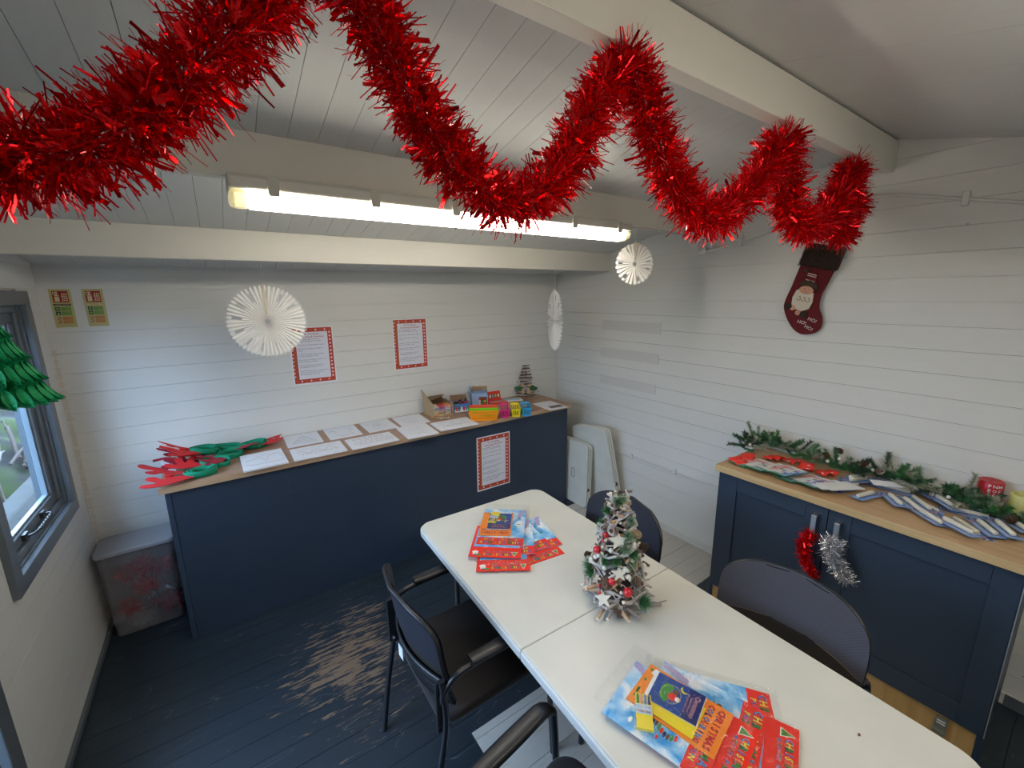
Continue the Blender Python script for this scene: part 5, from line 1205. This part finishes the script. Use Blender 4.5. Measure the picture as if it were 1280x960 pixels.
# ------------------------------------------------------------------ boxes of crayons and toys
def open_box(nm, loc, rz, w_, d_, h_, m, mi, label, front=1.0, flaps=()):
    t = tag(empty(nm, loc, rad(rz)), label, 'box'); th = .003
    mb = MB(); mb.box(-w_ / 2, w_ / 2, -d_ / 2, d_ / 2, 0, th, mi); mb.box(-w_ / 2, -w_ / 2 + th, -d_ / 2, d_ / 2, th, h_, m); mb.box(w_ / 2 - th, w_ / 2, -d_ / 2, d_ / 2, th, h_, m)
    mb.box(-w_ / 2 + th, w_ / 2 - th, d_ / 2 - th, d_ / 2, th, h_, m); mb.box(-w_ / 2 + th, w_ / 2 - th, -d_ / 2, -d_ / 2 + th, th, h_ * front, m); mb.build('carton', t)
    for (side, ang) in flaps:
        f = MB(); L_ = d_ if side in 'LR' else w_; fw = min(w_, d_) * .48; f.box(-fw, 0, -L_ / 2 + .002, L_ / 2 - .002, 0, .0025, m if side != 'B' else mi)
        lx, ly, r = {'L': (-w_ / 2, 0, 0), 'R': (w_ / 2, 0, pi), 'F': (0, -d_ / 2, pi / 2), 'B': (0, d_ / 2, -pi / 2)}[side]
        o = f.build('flap', t); o.matrix_basis = T(lx, ly, h_) @ RZ(r) @ RY(rad(ang))
    return t
# kraft box on its back, opening to the camera, full of crayon packs
kt = tag(empty('crayon_carton', (2.128, -.136, ZC)), 'open kraft cardboard carton filled with small crayon packs', 'box')
for a, b, c, d, e, f_, m in ((-.086, .086, -.088, .10, 0, .003, m_card), (-.086, -.083, -.095, .10, .003, .112, m_card), (.083, .086, -.095, .10, .003, .105, m_card), (-.083, .083, .097, .10, .003, .135, m_cardi), (-.083, .083, -.0915, -.0885, .003, .012, m_card)):
    MB().box(a, b, c, d, e, f_, m).build('panel', kt)
fl_ = MB(); fl_.add([(-.086, -.095, .112), (-.083, -.095, .112), (-.10, .095, .205), (-.103, .095, .205), (-.086, .10, .112), (-.083, .10, .112)], [(0, 1, 2, 3), (4, 3, 2, 5), (0, 3, 4), (1, 5, 2)], m_card); fl_.build('flap', kt)
fl_ = MB(); fl_.add([(-.083, .097, .133), (.083, .097, .133), (.060, .010, .150), (-.075, .0, .118), (-.083, .097, .136), (.083, .097, .136), (.060, .010, .153), (-.075, .0, .121)], [(0, 1, 2, 3), (7, 6, 5, 4), (0, 3, 7, 4), (1, 5, 6, 2), (3, 2, 6, 7)], m_cardi); fl_.build('flap', kt)
Rp = random.Random(5); pk_cols = ['print_red', 'print_orange', 'print_white', 'print_yellow', 'print_pinkish', 'print_lilac', 'print_navy', 'print_mid']
for ix in range(3):
    for iz in range(7):
        m1 = cx_[Rp.choice(pk_cols)]; m2 = cx_['print_white'] if Rp.random() < .6 else cx_[Rp.choice(pk_cols)]
        mb = MB(); mb.box(-.025, .025, -.034, .034, 0, .0095, m2); mb.box(-.0252, .0252, -.0345, -.0338, .002, .0075, m1)
        for k in range(4): mb.box(-.020 + k * .012, -.014 + k * .012, -.0348, -.0346, .0025, .007, cx_[pk_cols[(k + ix + iz) % 8]])
        o = mb.build('crayon_pack', None, (2.128 - .054 + ix * .054, -.165 + Rp.uniform(-.006, .004), ZC + .0035 + iz * .0125), (0, 0, rad(Rp.uniform(-5, 5))))
        tag(o, 'small crayon pack in the kraft carton, %s column, %s layer' % (('left', 'middle', 'right')[ix], ('bottom', 'second', 'third', 'fourth', 'fifth', 'sixth', 'top')[iz]), 'crayons', 'crayon packs in the kraft carton')
for i, (x, y, rz) in enumerate(((2.095, -.268, 35), (2.125, -.285, -10), (2.150, -.275, 60), (2.080, -.262, -35))):
    mb = MB(); mb.prism([(-.024, -.004), (.0, -.006), (.024, -.004), (.024, .004), (.006, .005), (.0, .010), (-.008, .005), (-.024, .004)], 0, .004, m_cut)
    tag(mb.build('wooden_shape', None, (x, y, ZC + .0008 + .0045 * (i % 2)), (0, 0, rad(rz))), ('wooden shape nearest the kraft carton, second from left', 'wooden shape lying foremost before the kraft carton', 'rightmost small wooden shape before the kraft carton', 'leftmost small wooden shape before the kraft carton')[i], 'craft shape')
m_bk = mat('dark_toy', (.02, .02, .025), .5)
b1 = open_box('toy_box', (2.320, -.155, ZC), -12, .145, .11, .075, cx_['print_mid'], m_cardi, 'low box with a blue printed front full of small black, red and white toys', 1.0, (('L', 35), ('B', 60)))
MB().box(-.066, .066, -.0558, -.0552, .006, .030, cx_['print_white']).build('printed_strip', b1)
for k in range(6): MB().box(-.055 + k * .02, -.042 + k * .02, -.0566, -.056, .016, .05, cx_[('print_red', 'print_green', 'print_white', 'print_red', 'print_sky', 'print_green')[k]]).build('printed_figure', b1)
for i in range(22):
    c = (cx_['print_white'], m_bk, cx_['print_red'], m_bk)[i % 4]; x, y = Rp.uniform(-.055, .055), Rp.uniform(-.04, .04)
    p = T(2.320, -.155, ZC) @ RZ(rad(-12)) @ Vector((x, y, .045 + .010 * (i % 4) + Rp.uniform(0, .01)))
    mb = MB(); mb.ball((0, 0, 0), .013, c, 8, 6, (1, .8, .7)); mb.ball((.012, .004, .006), .007, c, 8, 5)
    tag(mb.build('small_toy', None, p, (Rp.uniform(-.6, .6), Rp.uniform(-.6, .6), Rp.uniform(0, 6))), 'small %s toy heaped in the low blue box' % {0: 'white', 1: 'black', 2: 'red', 3: 'black'}[i % 4], 'toy', '%s toys in the low blue box' % {0: 'white', 1: 'black', 2: 'red', 3: 'black'}[i % 4])
b2 = open_box('toy_box', (2.545, -.085, ZC), -30, .135, .10, .118, mat('pale_blue_card', (.30, .43, .66), .5), m_card, 'taller pale blue box with open kraft flaps and a printed front', 1.0, (('L', 70), ('R', 150), ('B', 110)))
MB().box(-.008, .062, -.0512, -.0502, .010, .085, cx_['print_brown']).build('printed_panel', b2)
for k in range(7): MB().ball((.0 + (k % 3) * .022, -.0512, .025 + (k // 3) * .022), .009, cx_[('print_white', 'print_green', 'print_red', 'print_white', 'print_green', 'print_yellow', 'print_red')[k]], 8, 6, (1, .12, 1)).build('printed_figure', b2)
# red flat packs
for i, (x, y, z, rot, lb_) in enumerate(((2.712, -.030, ZC + .001, (rad(72), 0, rad(-3)), 'red printed pack leaning upright on the back wall beside the boxes'), (2.715, -.105, ZC + .001, (0, 0, rad(-8)), 'red printed pack lying flat in clear film before the upright one'), (2.870, -.120, ZC + .001, (0, 0, rad(-20)), 'clear pack lying flat between the red pack and the twig tree'))):
    mb = MB(); mb.box(-.085, .085, 0 if i == 0 else -.04, .085 if i == 0 else .04, 0, .008, cx_['print_red'] if i < 2 else cx_['print_white'])
    if i == 0:
        mb.box(-.070, .072, .025, .060, .008, .0086, cx_['print_brown'])
        for k in range(5): mb.box(-.058 + k * .028, -.042 + k * .028, .030, .055, .0086, .0092, cx_[('print_pinkish', 'print_white', 'print_lilac', 'print_yellow', 'print_white')[k]])
    else: mb.box(-.070, .070, -.03, .03, .008, .0086, cx_['print_pinkish'] if i == 1 else cx_['print_skyw'])
    tag(mb.build('craft_pack', None, (x, y, z), rot), lb_, 'pack')
# baskets
def basket(col, loc, rz, label, L_=.228, w_=.078, h_=.066):
    m = mat('plastic_' + col[0], col[1], .35)
    t = tag(empty('plastic_basket', loc, rad(rz)), label, 'basket'); tp = 1.0; bt = .84
    mb = MB(); mb.box(-L_ / 2 * bt, L_ / 2 * bt, -w_ / 2 * bt, w_ / 2 * bt, 0, .002, m); mb.build('base', t)
    mb = MB()
    def ring(z0, z1, o=0):
        s0, s1 = bt + (tp - bt) * z0 / h_, bt + (tp - bt) * z1 / h_
        a = [(sx * L_ / 2 * s0 + (o if sx > 0 else -o), sy * w_ / 2 * s0 + (o if sy > 0 else -o), z0) for sx, sy in ((-1, -1), (1, -1), (1, 1), (-1, 1))]; b = [(sx * L_ / 2 * s1 + (o if sx > 0 else -o), sy * w_ / 2 * s1 + (o if sy > 0 else -o), z1) for sx, sy in ((-1, -1), (1, -1), (1, 1), (-1, 1))]
        mb.add(a + b, [(i, (i + 1) % 4, (i + 1) % 4 + 4, i + 4) for i in range(4)], m)
    ring(0, .014); ring(h_ - .016, h_)
    for k in range(17):
        x = (-.5 + (k + .0) / 16) * L_ * .86
        for sy in (-1, 1):
            y0 = sy * w_ / 2 * (bt + (tp - bt) * .2); y1 = sy * w_ / 2 * (bt + (tp - bt) * .78); mb.add([(x - .0035, y0, .013), (x + .0035, y0, .013), (x * 1.08 + .0035, y1, h_ - .015), (x * 1.08 - .0035, y1, h_ - .015)], [(0, 1, 2, 3)], m)
    for k in range(5):
        y = (-.5 + k / 4) * w_ * .82
        for sx in (-1, 1):
            x0 = sx * L_ / 2 * (bt + (tp - bt) * .2); x1 = sx * L_ / 2 * (bt + (tp - bt) * .78); mb.add([(x0, y - .0035, .013), (x0, y + .0035, .013), (x1, y * 1.08 + .0035, h_ - .015), (x1, y * 1.08 - .0035, h_ - .015)], [(0, 1, 2, 3)], m)
    mb.build('lattice_wall', t, solid=.0018)
    rim = [(x, y) for x, y in rrect(-L_ / 2 - .004, L_ / 2 + .004, -w_ / 2 - .004, w_ / 2 + .004, .010, 3)]
    rm = MB(); n = len(rim); inn = rrect(-L_ / 2 + .001, L_ / 2 - .001, -w_ / 2 + .001, w_ / 2 - .001, .006, 3)
    rm.add([(x, y, h_) for x, y in rim] + [(x, y, h_) for x, y in inn] + [(x, y, h_ - .006) for x, y in rim], [(i, (i + 1) % n, (i + 1) % n + n, i + n) for i in range(n)] + [(i, i + 2 * n, (i + 1) % n + 2 * n, (i + 1) % n) for i in range(n)], m); rm.build('rim', t)
    return t
OR = ('orange', (.90, .33, .01)); GR = ('green', (.20, .72, .02)); RD = ('coral', (.85, .11, .05)); PK = ('pink', (.75, .03, .25)); YL = ('yellow', (.85, .72, .02)); BL = ('blue', (.02, .38, .72))
basket(RD, (2.425, -.345, ZC), -32, 'coral red plastic basket, rearmost of the three lying lengthways')
basket(GR, (2.385, -.415, ZC), -32, 'lime green plastic basket, middle of the three lying lengthways')
basket(OR, (2.345, -.485, ZC), -32, 'orange plastic basket, foremost of the three lying lengthways')
pens = []
for col, x, y, lb_ in ((PK, 2.555, -.482, 'pink plastic basket end-on, left of the yellow one'), (YL, 2.640, -.517, 'yellow plastic basket end-on between the pink and blue ones'), (BL, 2.722, -.547, 'blue plastic basket end-on, rightmost of the row')):
    x -= .012; y += .010
    basket(col, (x, y, ZC), 59, lb_, .205, .068, .070)
    for k in range(3):
        a = rad(59); c, s = cos(a), sin(a); off = (k - 1) * .015
        o = MB().tube([(-.075, off, .010), (.075, off * .6, .010 + .012)], .0045, cx_[('print_red', 'print_navy', 'print_green')[k]], 6).build('pencil', None, (x, y, ZC), (0, 0, a)); tag(o, '%s pencil lying in the %s basket' % (('red', 'dark blue', 'green')[k], col[0]), 'pencil')
# flat twig tree with bow on the counter
tw = tag(empty('twig_tree_ornament', (3.035, -.105, ZC), rad(-38)), 'flat brown twig Christmas tree with hessian bow on the back right of the counter', 'christmas tree')
tm = m_tw[3]; mb_t = MB().tube([(-.5, 0, 0), (.5, .01, .02)], [.020, .014], tm, 6).mesh('twig'); mb_w = MB().tube([(-.5, 0, 0), (.5, .01, -.02)], [.018, .012], m_tw[1], 6).mesh('twig')
Rq = random.Random(8)
MB().tube([(0, .006, 0), (0, .006, .30)], .006, tm, 6).build('stem', tw)
for i in range(30):
    z = .012 + i * .0098; t_ = z / .305
    w0 = (.115 if t_ < .12 else .155 - .16 * ((t_ - .12) % .44)) * (1 - t_ * .62) + .012
    if .10 < t_ < .24: w0 = .15
    w0 *= Rq.uniform(.9, 1.08)
    inst('twig', mb_w if i % 3 == 1 else mb_t, tw, (Rq.uniform(-.004, .004), Rq.uniform(-.006, .006), z), (0, Rq.uniform(-.10, .10), Rq.uniform(-.05, .05)), (w0 * 1.25, .33, .33))
for s in (-1, 1):
    MB().add([(0, -.022, .115), (s * .045, -.030, .145), (s * .050, -.026, .105)], [(0, 1, 2)], mat('hessian', (.50, .33, .18), .9)).build('bow_loop', tw, solid=.003)
    MB().add([(0, -.022, .112), (s * .018, -.028, .040), (s * .048, -.028, .048), (s * .030, -.024, .090)], [(0, 1, 2, 3)], mat('hessian', (.5, .33, .18), .9)).build('bow_tail', tw, solid=.003)
    o = inst('pine_tuft', tf[0], tw, (s * .030, -.02, .10), (0, 0, 0), (1.1, 1.1, 2.2)); o.rotation_euler = Vector((s, -.1, -.25)).to_track_quat('Z', 'Y').to_euler()
    MB().add([(s * .03, -.024, .105), (s * .065, -.026, .118), (s * .110, -.020, .098), (s * .098, -.02, .080), (s * .05, -.02, .082)], [(0, 1, 2, 3, 4)], mat('dark_leaf', (.018, .075, .035), .6)).build('leaf', tw, solid=.002)
for x, z in ((-.014, .110), (.014, .112), (.0, .088)):
    o = inst('pine_cone', pc, tw, (x, -.034, z), (rad(70), 0, 0), .85)
for x, z in ((-.108, .062), (.112, .064), (.075, .135), (-.080, .150)): MB().ball((x, -.01, z), .005, m_redd, 8, 6).build('berry', tw)

# ------------------------------------------------------------------ things on the sideboard
ZS = .9130
# activity bags with green striped bottoms, overlapping in a line
Rk = random.Random(4)
m_stripe = mat('green_stripe', (.0, .19, .07), .5)
ns = 13
for i in range(ns):
    u = i / (ns - 1); y = -2.095 - .445 * u; x = 3.125 + .012 * sin(i * 1.7) - .012 * u
    w_, l_ = .105, .165; mb = MB(); mb.box(-l_ / 2, l_ / 2, -w_ / 2, w_ / 2, 0, .0035, m_stripe if i < 11 else m_paper)
    red = i in (0, 1, 2, 5, 8)
    top = cx_['print_white'] if red or i >= 11 or i == 4 else cx_['print_smallpic']
    rect(mb, -l_ / 2 + .016, l_ / 2, -w_ / 2 + .001, w_ / 2 - .001, .0038, top)
    for k in range(9): rect(mb, -l_ / 2 + .001, -l_ / 2 + .015, -w_ / 2 + .004 + k * .0115, -w_ / 2 + .008 + k * .0115, .0038, cx_['print_white'])
    if i < 11:
        if red:
            for k in range(3): rect(mb, -.060, .072, .004 + k * .014, .012 + k * .014, .0040, cx_['print_pinkish'])
        letters(mb, 'FUN PACK', -.030, .030, .0, .012, .0041, ['print_pinkish'], outline=False) if False else None
        for k in range(5): blob(mb, Rk.uniform(-.050, .035), Rk.uniform(-.042, .0), Rk.uniform(.006, .015), Rk.uniform(.005, .012), .0042 + k * .00005, cx_[Rk.choice(('print_white', 'print_pinkish', 'print_mid', 'print_white', 'print_red', 'print_brown'))], 10)
        mb.text('CHRISTMAS', .014, cx_['print_red'], T(.045, .0, .0048) @ RZ(-pi / 2), res=1, bold=.02)
    o = mb.build('activity_bag', None, (x, y, ZS + .002 + .0036 * i if i < 7 else ZS + .002 + .0036 * (i - 6)), (rad(-6 if i else 0), rad(0), rad(-14 - 16 * u + Rk.uniform(-4, 4))))
    o.location.z += .004
    tag(o, ['first striped activity bag, at the far end of the row', 'second striped activity bag from the far end, red lettered edge', 'third striped activity bag from the far end, snowman cover', 'fourth striped activity bag from the far end', 'fifth striped activity bag from the far end, plain white back up', 'sixth striped activity bag, white with red bars', 'seventh striped activity bag, blue cover, middle of the row', 'eighth striped activity bag, blue cover', 'ninth striped activity bag, white edge showing', 'tenth striped activity bag, broad blue cover', 'eleventh striped activity bag with a reindeer cover', 'white bag face down near the end of the row', 'white leaflet at the near end of the activity bags'][i], 'activity bag')
# red paper crowns behind them
for i, (x, y, a) in enumerate(((3.20, -2.065, 20), (3.30, -2.165, -20), (3.33, -2.25, -35), (3.29, -2.335, 15), (3.30, -2.43, -30), (3.09, -2.06, 60))):
    mb = MB(); s = 1.0
    def f(u, v, i=i): return ((u - .5) * .11, (v - .5) * .075 * (1 - .35 * abs(u - .5)), .006 + .022 * abs(sin(pi * (u * 2 + .2 * i))) * (1 - v * .5))
    mb.grid(f, 10, 3, cx_['print_red']); 
    for k in range(2): mb.ball((-.028 + k * .055, -.01, .016), .013, cx_['print_white'], 10, 4, (1, .6, .12))
    tag(mb.build('red_wrapper', None, (x, y, ZS + .001), (0, 0, rad(a)), solid=.0012), ['folded red wrapper behind the first activity bags', 'red wrapper with white spots behind the middle of the bags', 'red wrapper beside the pine garland', 'red wrapper behind the blue covers', 'red wrapper at the near end, by the cones', 'red wrapper corner at the far left of the bags'][i], 'wrapper')
# cream pens in blue blister packs
m_pen = mat('cream_pen', (.74, .70, .58), .4); m_card2 = mat('blister_card_blue', (.22, .36, .70), .45, noise=(40, .25, (1, 1, 1)))
m_blis = m_clear
PENS = [((3.403, -2.515), (3.487, -2.601)), ((3.292, -2.519), (3.417, -2.578)), ((3.230, -2.538), (3.361, -2.592)), ((3.138, -2.528), (3.271, -2.584)), ((3.071, -2.618), (3.219, -2.661)), ((3.233, -2.699), (3.12, -2.775)), ((3.345, -2.655), (3.352, -2.735)), ((3.238, -2.749), (3.150, -2.835)), ((3.265, -2.777), (3.180, -2.855)), ((3.278, -2.776), (3.22, -2.875)),
        ((3.146, -2.835), (3.085, -2.90)), ((3.115, -2.905), (3.062, -3.0)), ((3.185, -2.934), (3.122, -3.004)), ((3.235, -2.988), (3.129, -3.057)), ((3.266, -3.033), (3.162, -3.096)), ((3.301, -2.908), (3.32, -3.0)), ((3.404, -2.857), (3.348, -2.928)), ((3.345, -2.855), (3.300, -2.90)), ((3.425, -2.925), (3.385, -2.985)), ((3.357, -3.063), (3.283, -3.113)), ((3.453, -2.765), (3.40, -2.815))]
PL = ['at the back, nearest the bags', 'second from the back beside the long card', 'third from the back beside the white leaflet', 'fourth, just below the white leaflet', 'at the front edge, pointing left along the worktop', 'lying alone across the front of the pile', 'half hidden under the white instruction card', 'first of the parallel trio in the middle', 'second of the parallel trio in the middle', 'third of the parallel trio, higher up', 'at the front with its end toward the trio', 'nearest the front edge on the right half', 'just right of the front one on the right half', 'in the blue card second from the near end', 'nearest the camera end of the sideboard', 'lying level across the middle of the right half', 'high on the right half beside the garland', 'tucked behind the level one', 'behind the level one, by the pine sprig', 'at the near right beside the candles', 'behind the white instruction card']
def penmesh(L_):
    mb = MB(); mb.tube([(0, 0, .0), (L_ * .03, 0, 0), (L_ * .7, 0, 0), (L_ * .72, 0, 0), (L_ * .97, 0, 0), (L_, 0, 0)], [.006, .0088, .0092, .0102, .0102, .007], m_pen, 12); return mb
for i, ((ax, ay), (bx_, by_)) in enumerate(PENS):
    L_ = .108; ang = math.atan2(by_ - ay, bx_ - ax); mx_, my_ = (ax + bx_) / 2, (ay + by_) / 2; z = ZS + .003 + .0075 * (i % 3)
    if mx_ > 3.40: mx_ = 3.40
    t = tag(empty('pen_pack', (mx_, my_, z), 0, (rad(Rk.uniform(-4, 4)), rad(Rk.uniform(-3, 3)), ang + pi if i % 4 else ang)), 'cream pen on blue card, ' + PL[i], 'pen')
    cd_ = MB(); cd_.box(-.068, .098, -.028, .028, 0, .0008, m_card2); rect(cd_, .060, .092, -.026, .026, .0010, mat('blister_card_dark', (.05, .10, .30), .45)); rect(cd_, .062, .068, -.024, .024, .0012, cx_['print_pinkish']); rect(cd_, .074, .088, -.012, .012, .0013, cx_['print_white']); rect(cd_, .0765, .0855, -.008, .008, .0015, cx_['print_navy'])
    for k in range(3): rect(cd_, -.060, .050, .018 - k * .0 - .002 * k, .0188 - .002 * k, .0010, cx_['print_white'])
    cd_.build('card', t)
    o = penmesh(L_).build('pen', t, (-.056, 0, .0115))
    MB().grid(lambda u, v: (-.062 + u * .120, .016 * (v * 2 - 1), .001 + .0215 * (max(0, 1 - (v * 2 - 1) ** 4)) * (1 if .02 < u < .98 else 0)), 8, 8, m_blis).build('blister', t)
o = MB().box(-.085, .085, -.030, .030, 0, .0012, m_paper).build('instruction_card', None, (3.335, -2.690, ZS + .036), (rad(3), rad(-2), rad(-58))); tag(o, 'white printed card lying on top of the pen packs', 'card')
# pine garland along the wall on the sideboard
m_n2 = mat('dark_needle', (.028, .085, .045), .65); m_n3 = mat('bright_needle', (.06, .24, .06), .6); m_n4 = mat('flocked_needle', (.40, .42, .30), .8)
def sprig(ln, m, seed, nn=230, nl=.028):
    Rn = random.Random(seed); mb = MB().tube([(0, 0, 0), (0, .002, ln * .5), (0, 0, ln)], [.0022, .0018, .001], m_cone, 5)
    for i in range(nn):
        b = Vector((0, 0, ln * (i / nn))); a = Rn.uniform(0, 2 * pi); d = Vector((cos(a), sin(a), Rn.uniform(.5, 1.2))).normalized(); s = d.cross(Vector((Rn.gauss(0, 1), Rn.gauss(0, 1), Rn.gauss(0, 1)))).normalized() * .0015
        mb.add([b - s, b + s, b + d * nl * Rn.uniform(.6, 1)], [(0, 1, 2)], m)
    return mb.mesh('sprig')
SPR = [sprig(.105, m_n2, 1), sprig(.095, m_n3, 2), sprig(.105, m_n4, 3), sprig(.09, m_ndl, 4), sprig(.10, m_ndlf, 5)]
ga = tag(empty('pine_garland', (3.40, -2.55, ZS)), 'artificial pine garland with cones lying along the wall on the sideboard', 'garland')
gpath = smooth_path([(3.30, -1.985, .02), (3.38, -2.00, .055), (3.40, -2.10, .065), (3.41, -2.20, .05), (3.41, -2.30, .045), (3.40, -2.42, .03), (3.40, -2.52, .025), (3.42, -2.62, .045), (3.41, -2.72, .055), (3.40, -2.80, .035), (3.41, -2.90, .05), (3.38, -2.98, .035), (3.345, -3.055, .025), (3.36, -3.13, .02)], 6)
rel = Vector((3.40, -2.55, 0))
MB().tube([p - rel for p in gpath], .004, m_cone, 6).build('stem', ga)
Rs_ = random.Random(77)
for i in range(190):
    p = gpath[int(i / 190 * (len(gpath) - 1))] - rel; d = Vector((Rs_.uniform(-.9, .35), Rs_.gauss(0, .9), Rs_.uniform(-.05, .75)))
    if p.x + d.normalized().x * .1 > .075: d.x = -.2
    if p.z + d.normalized().z * .1 < .0: d.z = abs(d.z)
    o = inst('sprig', SPR[Rs_.choice((0, 0, 1, 3, 3, 4, 2))], ga, p, (0, 0, 0), Rs_.uniform(.65, 1.05)); o.rotation_euler = d.to_track_quat('Z', 'Y').to_euler()
for (p, d, k, s) in (((-.02, .54, .06), (-.1, .35, .9), 2, 1.1), ((.0, .52, .06), (.05, .2, 1), 2, .8), ((-.02, -.12, .03), (-.5, -.7, .15), 2, 1.1), ((.0, -.20, .04), (-.5, -.8, .2), 2, 1.2), ((-.02, -.38, .05), (.0, -.1, 1), 2, 1.1), ((-.03, -.40, .02), (-.7, .3, .1), 2, 1.0)):
    o = inst('sprig', SPR[k], ga, p, (0, 0, 0), s); o.rotation_euler = Vector(d).to_track_quat('Z', 'Y').to_euler(); o['label'] = 'pale frosted sprig'
for (x, y, z, k) in ((-.02, .17, .07, 1), (.01, .12, .10, 1), (-.05, .20, .05, 0), (-.06, .54, .04, 1), (-.02, -.02, .08, 1), (.0, -.06, .06, 0), (-.08, -.53, .02, 1)):
    o = inst('pine_cone', pc2 if k else pc, ga, (x, y, z), (Rs_.uniform(-1, 1), Rs_.uniform(-1, 1), 0), 1.0)
for (x, y, z) in ((-.09, .53, .05), (-.06, -.33, .045), (-.05, .14, .06), (-.03, -.045, .07), (-.02, .10, .08)): MB().ball((x, y, z), .0085, m_snow, 10, 8).build('berry', ga)
# candles
cn = tag(empty('candle', (3.437, -2.985, ZS)), 'red pillar candle with white lettering behind the garland', 'candle')
m_wax = mat('red_wax', (.50, .01, .02), .35, sss=.1); m_waxy = mat('yellow_wax', (.60, .58, .22), .4, sss=.2)
MB().lathe([(.001, 0), (.040, 0), (.042, .004), (.042, .134), (.039, .140), (.030, .137), (.001, .134)], m_wax, 28).build('wax', cn)
MB().tube([(0, 0, .134), (.001, 0, .146)], .001, m_bk, 5).build('wick', cn)
for j, wd in enumerate(('PEACE', 'NOEL', 'MERRY')):
    for i, c in enumerate(wd):
        a = rad(205) + (j - 1) * .38; z = .124 - i * .021
        MB().text(c, .020, cx_['print_white'], T(.0426 * cos(a), .0426 * sin(a), z) @ RZ(a + pi / 2) @ RX(pi / 2), res=1, bold=.02).build('lettering', cn)
cn = tag(empty('candle', (3.405, -3.085, ZS)), 'pale yellow pillar candle at the near end of the sideboard', 'candle')
MB().lathe([(.001, 0), (.037, 0), (.041, .004), (.041, .116), (.038, .121), (.033, .118), (.031, .100), (.001, .098)], m_waxy, 28).build('wax', cn)
MB().tube([(0, 0, .098), (.002, .001, .112)], .0012, cx_['print_white'], 5).build('wick', cn)
